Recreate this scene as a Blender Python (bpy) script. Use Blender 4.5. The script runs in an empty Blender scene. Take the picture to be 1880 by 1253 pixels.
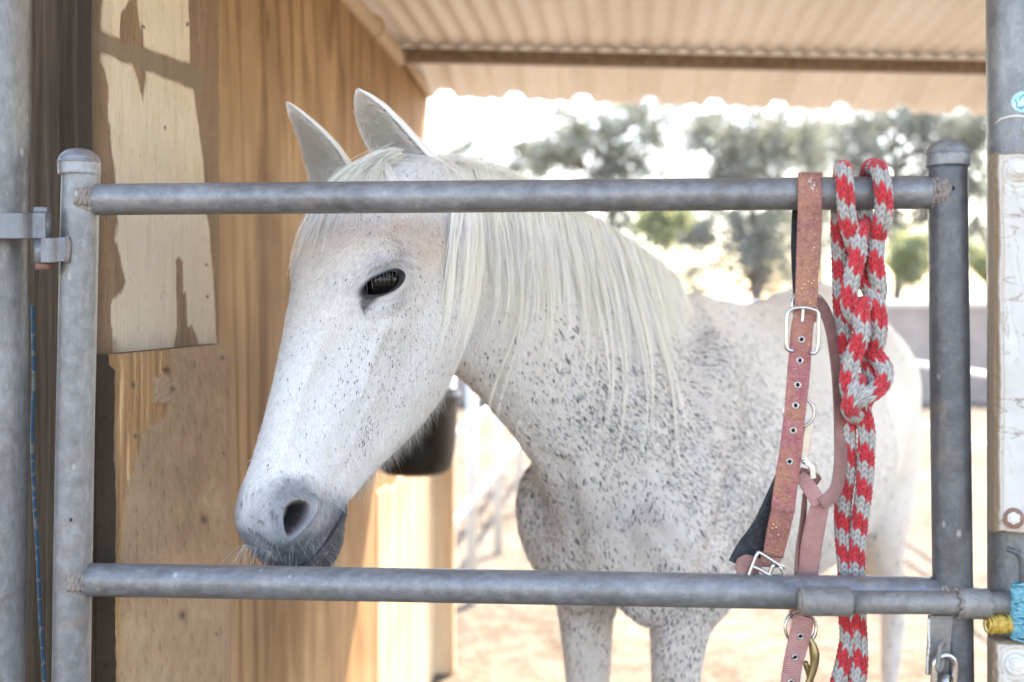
import bpy, bmesh, math, random
import numpy as np
from mathutils import Vector, Matrix
from mathutils.bvhtree import BVHTree
random.seed(7); rng = np.random.default_rng(7)
scene = bpy.context.scene; COL = scene.collection
R = math.radians
# ------------------------------------------------------------------ camera
CAMZ = 1.45; F = 40/36*1880; HY = 558.0
cam = bpy.data.objects.new('camera', bpy.data.cameras.new('camera')); COL.objects.link(cam)
cam.location = (0, 0, CAMZ); cam.rotation_euler = (R(90), 0, 0)
cam.data.lens = 40; cam.data.sensor_width = 36; cam.data.shift_y = -68.5/1880
cam.data.clip_start = 0.05; cam.data.clip_end = 600
cam.data.dof.use_dof = True; cam.data.dof.focus_distance = 1.60; cam.data.dof.aperture_fstop = 2.6
scene.camera = cam
# ------------------------------------------------------------------ light
SUN_EL, SUNX, SUNY = R(50), 0.47, 0.88
w = bpy.data.worlds.new('World'); scene.world = w; w.use_nodes = True
wn = w.node_tree.nodes; wl = w.node_tree.links
sky = wn.new('ShaderNodeTexSky'); sky.sky_type = 'NISHITA'; sky.sun_disc = False
sky.sun_elevation = SUN_EL; sky.sun_rotation = math.atan2(SUNX, SUNY)
sky.air_density = 1.0; sky.dust_density = 1.2; sky.ozone_density = 1.0
wl.new(sky.outputs[0], wn['Background'].inputs[0]); wn['Background'].inputs[1].default_value = 0.15
sl = bpy.data.lights.new('sun', 'SUN'); sl.energy = 3.6; sl.angle = R(0.5); sl.color = (1, .93, .82)
so = bpy.data.objects.new('sun', sl); COL.objects.link(so)
sd = Vector((SUNX*math.cos(SUN_EL), SUNY*math.cos(SUN_EL), math.sin(SUN_EL)))
so.rotation_euler = sd.to_track_quat('Z', 'Y').to_euler()
scene.view_settings.view_transform = 'Standard'; scene.view_settings.look = 'None'
scene.view_settings.exposure = 2.84; scene.view_settings.gamma = 1
scene.view_settings.use_white_balance = True; scene.view_settings.white_balance_temperature = 7400; scene.view_settings.white_balance_tint = 15
scene.render.engine = 'CYCLES'
scene.cycles.max_bounces = 8; scene.cycles.diffuse_bounces = 5
# ------------------------------------------------------------------ helpers
def P(px, py, d):
    return np.array([(px-940)/F*d, d, CAMZ+(HY-py)/F*d])
def tag(o, label=None, cat=None, group=None, kind=None):
    if label: o['label'] = label
    if cat: o['category'] = cat
    if group: o['group'] = group
    if kind: o['kind'] = kind
    return o
def empty(name, loc, label=None, cat=None, group=None, rz=0):
    o = bpy.data.objects.new(name, None); COL.objects.link(o); o.location = loc; o.rotation_euler = (0, 0, rz)
    o.empty_display_size = .05
    return tag(o, label, cat, group)
def setparent(o, p):
    o.parent = p
    o.matrix_parent_inverse = Matrix.Identity(4)
def mesh_obj(name, V, Fc, mat, parent=None, smooth=True, cols=None, label=None):
    """V world coordinates; faces list or int array; parent at a pure translation."""
    V = np.asarray(V, dtype=np.float64)
    if parent is not None:
        q = parent; off = np.zeros(3)
        while q is not None: off += np.array(q.location); q = q.parent
        V = V - off
    me = bpy.data.meshes.new(name)
    if isinstance(Fc, np.ndarray):
        k = Fc.shape[1]
        me.vertices.add(len(V)); me.vertices.foreach_set('co', V.ravel())
        me.loops.add(Fc.size); me.loops.foreach_set('vertex_index', Fc.ravel().astype(np.int32))
        me.polygons.add(len(Fc)); me.polygons.foreach_set('loop_start', np.arange(0, Fc.size, k, dtype=np.int32))
        me.polygons.foreach_set('loop_total', np.full(len(Fc), k, dtype=np.int32))
        me.update(calc_edges=True); me.validate()
    else:
        me.from_pydata([tuple(v) for v in V], [], [tuple(f) for f in Fc]); me.update()
    me.polygons.foreach_set('use_smooth', np.full(len(me.polygons), smooth)); me.update()
    if cols is not None:
        a = me.color_attributes.new('Col', 'FLOAT_COLOR', 'POINT')
        c = np.ones((len(V), 4)); c[:, :3] = cols; a.data.foreach_set('color', c.ravel())
    o = bpy.data.objects.new(name, me); COL.objects.link(o)
    if mat: me.materials.append(mat)
    if parent is not None: setparent(o, parent)
    if label: o['label'] = label
    return o
class MB:
    """mesh buffer"""
    def __init__(s): s.V = []; s.F = []; s.n = 0; s.C = []
    def add(s, V, Fc, c=None):
        V = np.asarray(V, float)
        s.V.append(V); s.F += [tuple(int(i)+s.n for i in f) for f in Fc]; s.n += len(V)
        s.C.append(np.tile(np.array(c if c is not None else (1, 1, 1), float), (len(V), 1)) if (c is None or np.ndim(c) == 1) else c)
    def build(s, name, mat, parent=None, smooth=True, cols=False, label=None, bevel=0):
        o = mesh_obj(name, np.vstack(s.V), s.F, mat, parent, smooth, np.vstack(s.C) if cols else None, label)
        if bevel:
            m = o.modifiers.new('bevel', 'BEVEL'); m.width = bevel; m.segments = 2; m.limit_method = 'ANGLE'
            if smooth:
                n = o.modifiers.new('wn', 'WEIGHTED_NORMAL'); n.keep_sharp = True
        return o
def nrm(v): v = np.asarray(v, float); return v/np.linalg.norm(v)
def cr(pts, n):
    """Catmull-Rom through rows of pts, n samples per span, ends included."""
    p = np.asarray(pts, float); p = np.vstack([2*p[0]-p[1], p, 2*p[-1]-p[-2]]); out = []
    for i in range(1, len(p)-2):
        t = np.linspace(0, 1, n, endpoint=False)[:, None]
        a, b, c, d = p[i-1], p[i], p[i+1], p[i+2]
        out.append(.5*((2*b)+(-a+c)*t+(2*a-5*b+4*c-d)*t**2+(-a+3*b-3*c+d)*t**3))
    out.append(p[-2][None]); return np.vstack(out)
def cr_closed(pts, n):
    p = np.asarray(pts, float); m = len(p); out = []
    for i in range(m):
        t = np.linspace(0, 1, n, endpoint=False)[:, None]
        a, b, c, d = p[(i-1) % m], p[i], p[(i+1) % m], p[(i+2) % m]
        out.append(.5*((2*b)+(-a+c)*t+(2*a-5*b+4*c-d)*t**2+(-a+3*b-3*c+d)*t**3))
    return np.vstack(out)
def grid_faces(nr, nc, closed=True, caps=True):
    f = []
    for i in range(nr-1):
        for j in range(nc if closed else nc-1):
            k = (j+1) % nc
            f.append((i*nc+j, i*nc+k, (i+1)*nc+k, (i+1)*nc+j))
    if caps:
        f.append(tuple(range(nc-1, -1, -1))); f.append(tuple((nr-1)*nc+j for j in range(nc)))
    return f
def frames(path, up=None):
    p = np.asarray(path, float); T = np.gradient(p, axis=0); T /= np.linalg.norm(T, axis=1)[:, None]+1e-12
    u = np.array(up if up is not None else (0, 0, 1.), float)
    if abs(np.dot(nrm(u), T[0])) > .95: u = np.array((0, 1., 0)) if abs(T[0][1]) < .9 else np.array((1., 0, 0))
    N = np.zeros_like(p); n = nrm(u-np.dot(u, T[0])*T[0])
    for i in range(len(p)):
        if up is not None and len(np.shape(up)) == 1 and abs(np.dot(nrm(up), T[i])) < .97:
            n = nrm(np.array(up)-np.dot(up, T[i])*T[i])
        else:
            n = n-np.dot(n, T[i])*T[i]; n = nrm(n)
        N[i] = n
    return T, N, np.cross(T, N)
def tube(path, r, seg=16, caps=True, up=None, closed=False):
    p = np.asarray(path, float); r = np.broadcast_to(r, (len(p),)) if np.ndim(r) < 2 else r
    if closed:
        p2 = np.vstack([p[-1:], p, p[:1]]); T = p2[2:]-p2[:-2]; T /= np.linalg.norm(T, axis=1)[:, None]
        u = np.array(up if up is not None else (0, 0, 1.)); N = u-(T@u)[:, None]*T; N /= np.linalg.norm(N, axis=1)[:, None]+1e-9; B = np.cross(T, N)
    else: T, N, B = frames(p, up)
    a = np.linspace(0, 2*math.pi, seg, endpoint=False)
    rr = np.asarray(r)
    if rr.ndim == 1: V = p[:, None]+rr[:, None, None]*(np.cos(a)[None, :, None]*N[:, None]+np.sin(a)[None, :, None]*B[:, None])
    else: V = p[:, None]+(rr[:, 0, None, None]*np.cos(a)[None, :, None]*N[:, None]+rr[:, 1, None, None]*np.sin(a)[None, :, None]*B[:, None])
    V = V.reshape(-1, 3); f = grid_faces(len(p), seg, True, caps and not closed)
    if closed:
        n = len(p)
        for j in range(seg): f.append(((n-1)*seg+j, (n-1)*seg+(j+1) % seg, (j+1) % seg, j))
    return V, f
def cyl(a, b, r, seg=24, r2=None, n=2, bev=0):
    a = np.asarray(a, float); b = np.asarray(b, float)
    if bev:
        L = np.linalg.norm(b-a); ts = [0, bev/L, 1-bev/L, 1]; rs = [r-bev, r, r, r-bev]
    else: ts = list(np.linspace(0, 1, n)); rs = [r+(((r2 if r2 else r)-r)*t) for t in ts]
    return tube([a+(b-a)*t for t in ts], np.array(rs), seg)
def box(c, s, Rm=None):
    c = np.asarray(c, float); h = np.asarray(s, float)/2
    V = np.array([[x, y, z] for x in (-1, 1) for y in (-1, 1) for z in (-1, 1)], float)*h
    if Rm is not None: V = V@np.asarray(Rm).T
    return V+c, [(0, 1, 3, 2), (4, 6, 7, 5), (0, 4, 5, 1), (2, 3, 7, 6), (0, 2, 6, 4), (1, 5, 7, 3)]
def torus(c, axis, r, rt, seg=40, st=10, sq=None):
    axis = nrm(axis); u = nrm(np.cross(axis, (0.1, .3, 1))); v = np.cross(axis, u)
    a = np.linspace(0, 2*math.pi, seg, endpoint=False)
    path = np.asarray(c)+r*(np.cos(a)[:, None]*u+np.sin(a)[:, None]*v)
    return tube(path, rt, st, up=axis, closed=True)
def smooth_noise(p, seed=0, oct=3):
    """cheap value-like noise from sines, p Nx3 -> N"""
    g = np.random.default_rng(seed); out = np.zeros(len(p)); amp = 1
    for o in range(oct):
        for k in range(4):
            d = g.normal(size=3)*(2**o); out += amp*np.sin(p@d+g.uniform(0, 6.28))
        amp *= .5
    return out/6
def poly_sd(px, py, poly):
    """signed distance-ish (negative inside)"""
    poly = np.array(poly, float); n = len(poly); d = np.full(len(px), 1e9); ins = np.zeros(len(px), bool)
    for i in range(n):
        a = poly[i]; b = poly[(i+1) % n]; e = b-a; w0 = px-a[0]; w1 = py-a[1]
        tt = np.clip((w0*e[0]+w1*e[1])/(e@e), 0, 1); d = np.minimum(d, np.hypot(w0-e[0]*tt, w1-e[1]*tt))
        c = (a[1] > py) != (b[1] > py)
        with np.errstate(divide='ignore', invalid='ignore'): xx = (b[0]-a[0])*(py-a[1])/(b[1]-a[1]+1e-12)+a[0]
        ins ^= c & (px < xx)
    return np.where(ins, -d, d)
def line_d(px, py, pl):
    pl = np.array(pl, float); d = np.full(len(px), 1e9)
    for a, b in zip(pl[:-1], pl[1:]):
        e = b-a; tt = np.clip(((px-a[0])*e[0]+(py-a[1])*e[1])/(e@e), 0, 1); d = np.minimum(d, np.hypot(px-a[0]-e[0]*tt, py-a[1]-e[1]*tt))
    return d
# ------------------------------------------------------------------ materials
def mat(name, base=(.5, .5, .5), rough=.6, metal=0, spec=.5):
    m = bpy.data.materials.new(name); m.use_nodes = True
    b = m.node_tree.nodes['Principled BSDF']
    b.inputs['Base Color'].default_value = (*base, 1); b.inputs['Roughness'].default_value = rough
    b.inputs['Metallic'].default_value = metal; b.inputs['Specular IOR Level'].default_value = spec
    return m
class NT:
    def __init__(s, m): s.t = m.node_tree; s.n = s.t.nodes; s.l = s.t.links; s.b = s.n['Principled BSDF']; s.tc = s.n.new('ShaderNodeTexCoord')
    def new(s, t, **k):
        n = s.n.new(t)
        for a, v in k.items(): setattr(n, a, v)
        return n
    def link(s, a, b): s.l.new(a, b)
    def map(s, scale=(1, 1, 1), src='Object', rot=(0, 0, 0), loc=(0, 0, 0)):
        m = s.new('ShaderNodeMapping'); m.inputs['Scale'].default_value = scale; m.inputs['Rotation'].default_value = rot; m.inputs['Location'].default_value = loc
        s.link(s.tc.outputs[src], m.inputs[0]); return m.outputs[0]
    def noise(s, scale=5, detail=4, rough=.55, vec=None, dist=0, out=0):
        n = s.new('ShaderNodeTexNoise'); n.inputs['Scale'].default_value = scale; n.inputs['Detail'].default_value = detail
        n.inputs['Roughness'].default_value = rough; n.inputs['Distortion'].default_value = dist
        s.link(vec if vec is not None else s.tc.outputs['Object'], n.inputs['Vector']); return n.outputs[out]
    def vor(s, scale=5, vec=None, out=0, feature='F1', rnd=1):
        n = s.new('ShaderNodeTexVoronoi', feature=feature); n.inputs['Scale'].default_value = scale; n.inputs['Randomness'].default_value = rnd
        s.link(vec if vec is not None else s.tc.outputs['Object'], n.inputs['Vector']); return n.outputs[out]
    def ramp(s, fac, stops, interp='LINEAR'):
        r = s.new('ShaderNodeValToRGB'); r.color_ramp.interpolation = interp; e = r.color_ramp.elements
        while len(e) > 1: e.remove(e[-1])
        for i, (p, c) in enumerate(stops):
            if np.ndim(c) == 0: c = (c, c, c)
            if i == 0: e[0].position = p; e[0].color = (*c, 1)
            else: q = e.new(p); q.color = (*c, 1)
        s.link(fac, r.inputs[0]); return r.outputs[0]
    def mix(s, fac, a, b, mode='MIX'):
        m = s.new('ShaderNodeMix', data_type='RGBA', blend_type=mode)
        for k, v in ((0, fac), (6, a), (7, b)):
            if hasattr(v, 'is_output'): s.link(v, m.inputs[k])
            elif k == 0: m.inputs[0].default_value = v
            else: m.inputs[k].default_value = (*v, 1)
        return m.outputs[2]
    def math(s, op, a, b=0, clamp=False):
        m = s.new('ShaderNodeMath', operation=op, use_clamp=clamp)
        for k, v in ((0, a), (1, b)):
            if hasattr(v, 'is_output'): s.link(v, m.inputs[k])
            else: m.inputs[k].default_value = v
        return m.outputs[0]
    def color(s, c): s.link(c, s.b.inputs['Base Color'])
    def bump(s, h, strength=.5, dist=.01):
        b = s.new('ShaderNodeBump'); b.inputs['Strength'].default_value = strength; b.inputs['Distance'].default_value = dist
        s.link(h, b.inputs['Height']); s.link(b.outputs[0], s.b.inputs['Normal'])
# =================================================================== HORSE
hA = np.array([-.2521, -.2606, -.9320]); hN = np.array([-.6088, -.7059, .3621]); hS = np.array([.7522, -.6587, -.0193])
hO = P(626, 514, 1.7187); hK = 1.023
def H(a, n, s): return hO + hK*(np.asarray(a)[..., None]*hA + np.asarray(n)[..., None]*hN + np.asarray(s)[..., None]*hS)
def Hinv(V): d = (V-hO)/hK; return d@hA, d@hN, d@hS
HS = [  # a, top, bottom, half widths at depth fractions .05 .2 .35 .5 .7 .9
 (-.245, -.06, -.17, .018, .035, .04, .04, .035, .02),
 (-.215, -.020, -.20, .036, .056, .062, .062, .055, .035),
 (-.16, .026, -.228, .052, .076, .076, .075, .068, .045),
 (-.10, .052, -.250, .061, .090, .088, .084, .076, .048),
 (-.04, .058, -.262, .065, .101, .099, .090, .080, .05),
 (.00, .056, -.266, .062, .100, .100, .091, .082, .05),
 (.05, .054, -.264, .050, .079, .088, .086, .077, .047),
 (.10, .053, -.256, .041, .061, .072, .073, .065, .042),
 (.15, .050, -.236, .034, .050, .060, .061, .052, .032),
 (.20, .047, -.202, .030, .045, .051, .051, .042, .027),
 (.25, .043, -.164, .028, .043, .048, .047, .039, .026),
 (.30, .042, -.134, .029, .047, .053, .051, .043, .029),
 (.34, .042, -.130, .033, .054, .059, .056, .046, .031),
 (.375, .034, -.137, .032, .052, .057, .053, .044, .031),
 (.40, .012, -.134, .023, .041, .047, .045, .037, .024),
 (.416, -.012, -.122, .012, .025, .030, .030, .024, .015)]
def head_mesh():
    T = cr(np.array(HS), 5); rings = []
    fr = (.05, .2, .35, .5, .7, .9)
    for row in T:
        a, nt, nb = row[:3]; w = row[3:]; D = nt-nb
        half = [(w[i], nt-fr[i]*D) for i in range(6)]
        pts = [(0, nt)]+half+[(0, nb)]+[(-x, y) for x, y in half[::-1]]
        c = cr_closed(pts, 6); rings.append(H(np.full(len(c), a), c[:, 1], c[:, 0]))
    V = np.vstack(rings); return V, grid_faces(len(T), len(rings[0]))
bB = nrm([.575, .82, 0]); bS = nrm([.82, -.575, 0]); bC = np.array([.155, 2.19, 0.])
def Bp(t, s, z): return bC + t*bB + s*bS + np.array([0, 0, z])
def egg(c, up, side, hu, hd, w, wt=.75, n=40, p=2.3):
    """ring: height up hu / down hd, half width w; narrower at the top by wt"""
    a = np.linspace(0, 2*math.pi, n, endpoint=False); ca, sa = np.cos(a), np.sin(a)
    x = np.sign(sa)*np.abs(sa)**(2/p); y = np.sign(ca)*np.abs(ca)**(2/p)
    ww = w*np.where(y > 0, 1-(1-wt)*np.abs(y)**1.2, 1-.12*np.abs(y)**2)
    return c + (ww*x)[:, None]*side + np.where(y > 0, y*hu, y*hd)[:, None]*up
def loft(rings, n=4):
    A = np.array(rings); k = A.shape[1]; T = cr(A.reshape(len(A), -1), n).reshape(-1, k, 3)
    return T.reshape(-1, 3), grid_faces(len(T), k)
def torso():
    S = [(-.02, 1.14, 1.04, .06), (.01, 1.24, .95, .13), (.06, 1.31, .89, .18), (.14, 1.37, .84, .20), (.27, 1.44, .80, .222), (.42, 1.475, .775, .24),
         (.58, 1.46, .755, .265), (.75, 1.45, .745, .29), (.95, 1.47, .765, .295), (1.08, 1.495, .82, .28), (1.22, 1.515, .90, .27),
         (1.36, 1.49, .98, .25), (1.48, 1.41, 1.03, .20), (1.56, 1.28, 1.08, .12)]
    rings = []
    for t, zt, zb, w_ in S:
        c = Bp(t, 0, zb+(zt-zb)*.45); rings.append(egg(c, np.array([0, 0, 1.]), bS, zt-c[2], c[2]-zb, w_, .42 if .1 < t < .7 else .62))
    return loft(rings)
# neck: crest point, throat point, half width
NK = [((-.20, 1.86, 1.685), (-.165, 1.93, 1.36), .066), ((-.115, 1.93, 1.71), (-.085, 1.98, 1.315), .075), ((-.01, 2.01, 1.695), (-.02, 2.03, 1.245), .084),
      ((.11, 2.13, 1.65), (.045, 2.07, 1.165), .100), ((.23, 2.27, 1.59), (.095, 2.11, 1.09), .125), ((.33, 2.42, 1.52), (.14, 2.16, 1.00), .155), ((.40, 2.56, 1.43), (.20, 2.27, .93), .17)]
def neck():
    rings = []
    for i, (c, t, w_) in enumerate(NK):
        c = np.array(c); t = np.array(t); up = nrm(c-t); s = nrm(hS*(1-i/6)+bS*(i/6)); L = np.linalg.norm(c-t)
        rings.append(egg(t+up*L*.42, up, s, L*.58, L*.42, w_, .28, p=2.15))
    return loft(rings)
def ell(c, ax, r):
    """ellipsoid: centre, 3 axes rows, radii"""
    u = np.linspace(0, math.pi, 18)[1:-1]; a = np.linspace(0, 2*math.pi, 28, endpoint=False)
    V = np.array([[math.cos(x), math.sin(x)*math.cos(y), math.sin(x)*math.sin(y)] for x in u for y in a])*np.array(r)
    return V@np.array(ax)+c, grid_faces(len(u), 28)
def seg_ell(p, q, r0, w_, side):
    """muscle: ellipsoid from p to q, in-plane radius r0, side thickness w_"""
    p = np.array(p); q = np.array(q); d = nrm(q-p); s = nrm(side-np.dot(side, d)*d); t = np.cross(d, s); L = np.linalg.norm(q-p)/2
    return ell((p+q)/2, [d, t, s], (L, r0, w_))
def leg(rows, s):
    """rows: t, s offset, z, r along body, r lateral"""
    rings = []
    for t, so_, z, ra, rl in rows:
        a = np.linspace(0, 2*math.pi, 28, endpoint=False)
        rings.append(Bp(t, s*so_, z)+(np.cos(a)*ra)[:, None]*bB+(np.sin(a)*rl)[:, None]*bS)
    return loft(rings, 4)
mb = MB()
mb.add(*head_mesh()); mb.add(*torso()); mb.add(*neck())
for s in (-1, 1):
    mb.add(*seg_ell(Bp(.38, s*.10, 1.38), Bp(.05, s*.145, .98), .125, .075, bS))      # shoulder blade
    mb.add(*seg_ell(Bp(-.01, s*.14, 1.12), Bp(.27, s*.16, .84), .12, .065, bS))       # upper arm
    mb.add(*seg_ell(Bp(.25, s*.15, 1.13), Bp(.17, s*.14, .80), .115, .065, bS))        # triceps
    mb.add(*seg_ell(Bp(.02, s*.07, 1.15), Bp(.08, s*.08, .82), .075, .08, bS))       # breast
    mb.add(*leg([(.17, .13, 1.0, .09, .07), (.165, .12, .90, .085, .068), (.155, .11, .82, .07, .06), (.15, .103, .72, .056, .052), (.148, .10, .62, .046, .045), (.145, .098, .53, .042, .043),
                 (.143, .098, .47, .046, .046), (.145, .098, .40, .036, .036), (.15, .098, .30, .027, .024), (.15, .098, .18, .028, .025), (.145, .098, .12, .036, .033), (.13, .098, .07, .031, .032), (.115, .098, .05, .045, .042), (.11, .098, 0.0, .058, .052)], s))
    mb.add(*seg_ell(Bp(1.08, s*.13, 1.36), Bp(1.46, s*.12, 1.08), .17, .14, bS))        # croup
    mb.add(*seg_ell(Bp(1.0, s*.17, 1.18), Bp(1.45, s*.15, 1.0), .20, .11, bS))
    mb.add(*leg([(1.28, .15, 1.15, .20, .10), (1.28, .155, 1.0, .19, .10), (1.27, .155, .87, .15, .085), (1.30, .15, .76, .10, .065), (1.37, .145, .66, .065, .05), (1.44, .14, .58, .052, .04), (1.46, .14, .52, .052, .038),
                 (1.44, .14, .44, .04, .034), (1.42, .14, .32, .03, .027), (1.41, .14, .2, .031, .028), (1.395, .14, .13, .038, .035), (1.37, .14, .07, .034, .034), (1.36, .14, .05, .045, .044), (1.35, .14, 0.0, .058, .053)], s))
mb.add(*seg_ell(Bp(.0, 0, 1.18), Bp(.1, 0, .86), .1, .10, bS))
tmp = mesh_obj('tmp_body', np.vstack(mb.V), mb.F, None)
rm = tmp.modifiers.new('r', 'REMESH'); rm.mode = 'VOXEL'; rm.voxel_size = .0048
dg = bpy.context.evaluated_depsgraph_get(); dg.update()
me0 = bpy.data.meshes.new_from_object(tmp.evaluated_get(dg))
bpy.data.objects.remove(tmp)
def arrays(me):
    V = np.empty(len(me.vertices)*3); me.vertices.foreach_get('co', V)
    E = np.empty(len(me.edges)*2, dtype=np.int32); me.edges.foreach_get('vertices', E)
    return V.reshape(-1, 3), E.reshape(-1, 2)
def lap(V, E, it, lam, wgt=None):
    n = len(V); i, j = E[:, 0], E[:, 1]
    deg = np.bincount(i, minlength=n)+np.bincount(j, minlength=n); deg = np.maximum(deg, 1)
    for k in range(it):
        for lm in (lam, -lam*1.03):
            A = np.stack([np.bincount(i, V[j, c], n)+np.bincount(j, V[i, c], n) for c in range(3)], 1)/deg[:, None]
            D = (A-V)*lm
            if wgt is not None: D *= wgt[:, None]
            V = V+D
    return V
def lap_plain(V, E, it, lam, wgt):
    n = len(V); i, j = E[:, 0], E[:, 1]
    deg = np.maximum(np.bincount(i, minlength=n)+np.bincount(j, minlength=n), 1)
    for k in range(it):
        A = np.stack([np.bincount(i, V[j, c], n)+np.bincount(j, V[i, c], n) for c in range(3)], 1)/deg[:, None]
        V = V+(A-V)*lam*wgt[:, None]
    return V
def sstep(x, a, b): t = np.clip((x-a)/(b-a), 0, 1); return t*t*(3-2*t)
def gauss(d): return np.exp(-d*d)
V, E = arrays(me0)
a_, n_, s_ = Hinv(V)
headw = sstep(a_, -.26, -.10)*sstep(n_, -.34, -.27)          # 1 on the head
wb = 1-headw*.93
V = lap(V, E, 12, .5, None)
V = lap_plain(V, E, 80, .7, wb)
# subdivide the head
me0.vertices.foreach_set('co', V.ravel()); me0.update()
bm = bmesh.new(); bm.from_mesh(me0)
def subdiv(bm, test):
    es = [e for e in bm.edges if test(e.verts[0].co) and test(e.verts[1].co)]
    bmesh.ops.subdivide_edges(bm, edges=es, cuts=1, use_grid_fill=True, smooth=0)
aH, nH, sH = Vector(hA), Vector(hN), Vector(hS); oH = Vector(hO)
subdiv(bm, lambda c: (c-oH).dot(aH) > -.17 and (c-oH).dot(nH) > -.275 and (c-oH).dot(sH) > -.13 and (c-oH).length < .5)
def near_feature(c):
    d = c-oH; a, n, s = d.dot(aH), d.dot(nH), d.dot(sH)
    if s < 0: return False
    return (abs(a-.005) < .055 and abs(n+.0) < .045) or (a > .28)
subdiv(bm, near_feature)
bm.to_mesh(me0); bm.free()
V, E = arrays(me0)
print('body verts', len(V))
a_, n_, s_ = Hinv(V); ab = np.abs(s_); sg = np.sign(s_)
isH = (sstep(a_, -.24, -.18) > 0) & (n_ > -.3)
headm = sstep(a_, -.24, -.15)*sstep(n_, -.30, -.26)
V = lap_plain(V, E, 10, .5, headm*(a_ > -.2))
def G2(a0, n0, ra, rn, rot=0, a=None, n=None):
    a = a_ if a is None else a; n = n_ if n is None else n
    da, dn = a-a0, n-n0; c, s = math.cos(rot), math.sin(rot)
    return np.exp(-(((da*c+dn*s)/ra)**2+((-da*s+dn*c)/rn)**2))
# lateral displacement (outward), ab>0 both sides
side = sstep(ab, .012, .035)*headm
lat = np.zeros(len(V))
lat += .011*G2(-.022, .016, .04, .016, .35)           # brow ridge over the eye
lat += .004*G2(.025, -.022, .035, .012, .2)           # lower orbit
lat -= .010*G2(-.075, -.012, .022, .016, .3)          # hollow above the eye
lat += .0055*G2(.10, -.040, .07, .010, -.12)          # facial crest
lat -= .004*G2(.11, -.068, .07, .016, -.15)
lat += .010*G2(.0, -.165, .075, .06)                  # cheek
lat -= .004*G2(.02, -.085, .05, .02, .3)
lat -= .006*G2(.16, .015, .07, .018)                  # hollow beside the nasal bone
lat -= .004*G2(.22, -.06, .05, .025)
lat += .005*G2(.335, -.012, .03, .022, .5)            # nostril swelling
lat -= .005*G2(.285, .015, .025, .015)
lat += .003*smooth_noise(V*38, 3, 2)*headm*.5
V = V+(lat*side*sg)[:, None]*hS
def pq(V):
    """where a point (mirrored to the near side) falls in the photo, used to place anatomical features"""
    a, n, s_x = Hinv(V); Q = H(a, n, np.abs(s_x)); return 940+Q[:, 0]/Q[:, 1]*F, HY-(Q[:, 2]-CAMZ)/Q[:, 1]*F
fx, fy = pq(V)
def relief(line, wpx, dep, x=None, y=None): return dep*np.exp(-(line_d(fx if x is None else x, fy if y is None else y, line)/wpx)**2)
rl = relief([(735, 600), (712, 650), (688, 700), (676, 745)], 13, .0042)+relief([(760, 640), (735, 700), (712, 760)], 20, -.0032)
rl += relief([(610, 545), (575, 640), (545, 730), (512, 830)], 15, .0034)+relief([(650, 610), (612, 700), (575, 790)], 30, -.0040)
rl += relief([(700, 700), (662, 765), (645, 820), (606, 868)], 6, .0016)+relief([(672, 720), (640, 740), (600, 800)], 5, .0012)+relief([(790, 700), (760, 740), (735, 800)], 6, .0011)
rl += relief([(662, 492), (690, 458), (742, 462), (778, 505)], 9, .0034)+relief([(735, 425), (765, 440)], 26, -.0070)+relief([(676, 588), (722, 582), (768, 545)], 6, -.0016)+relief([(690, 610), (730, 600)], 9, .0012)+relief([(672, 520), (690, 498), (722, 484), (756, 496)], 4.5, -.0028)+relief([(668, 508), (690, 484), (725, 472), (766, 490)], 4, .0016)+relief([(690, 562), (724, 552), (752, 532)], 4, -.0016)
rl += relief([(860, 430), (878, 520), (872, 620), (850, 690)], 15, .0030)+relief([(800, 560), (812, 640), (790, 720)], 26, .0024)
rl += relief([(640, 560), (655, 590)], 18, -.002)+relief([(575, 500), (600, 470)], 20, .002)
rl += relief([(655, 880), (690, 850)], 14, -.002)+relief([(625, 870), (610, 900), (590, 930)], 9, -.0018)+relief([(650, 905), (632, 915)], 5, .0014)+relief([(640, 915), (612, 935), (590, 970)], 4, -.0013)+relief([(625, 905), (598, 925), (580, 955)], 4, -.0011)+relief([(575, 870), (590, 895), (592, 930)], 5, -.0018)+relief([(500, 880), (530, 862), (565, 866)], 5, -.0016)
V = V+(rl*side*sg)[:, None]*hS
# nostril (comma): centre a=.347 n=-.007
def nostril_f(a, n):
    da, dn = a-.349, n+.004
    c, s = math.cos(.12), math.sin(.12); u = da*c+dn*s; v = -da*s+dn*c
    v2 = v+7*u*u-.003
    return (u/.0270)**2+(v2/(.0160-.26*np.clip(u, -.03, .03)))**2           # <1 inside
q = nostril_f(a_, n_); m = side*(a_ > .28)
rim = np.exp(-((np.sqrt(q)-1.25)/.28)**2)
V = V+((.0065*rim*(.55+.6*sstep(n_, .01, -.03))-.050*sstep(np.sqrt(q), 1.03, .45)*(.35+.65*sstep(n_, .006, -.02)))*m*sg)[:, None]*hS
# mouth: line from corner to the front of the lips
def mouth_n(a): return -.106+(a-.312)*.50+3.2*np.clip(a-.36, 0, 1)**2*1.0
dm = (n_-mouth_n(a_))
inr = sstep(a_, .300, .318)
slit = np.exp(-(dm/.0028)**2)*inr
lipw = np.exp(-((dm-.011)/.008)**2)*inr*.0035+np.exp(-((dm+.011)/.008)**2)*inr*.0028
nearm = headm*(a_ > .29)
# outward direction in the S/A plane
outd = (sg*sstep(ab, 0, .03))[:, None]*hS+(sstep(a_, .37, .42))[:, None]*hA
V = V+((-.010*slit+lipw)*nearm)[:, None]*outd
# chin bulge / groove
V = V-(.007*G2(.352, -.125, .022, .014)*headm)[:, None]*hN
V = V+(.006*G2(.305, -.128, .018, .02)*headm)[:, None]*hN
# wrinkles beside the mouth corner and nostril
wr = np.sin((a_*1.0+n_*.7)*420+smooth_noise(V*30, 5, 2)*1.2)*G2(.325, -.062, .030, .026)
V = V+(wr*.0009*m*sg)[:, None]*hS
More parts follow.
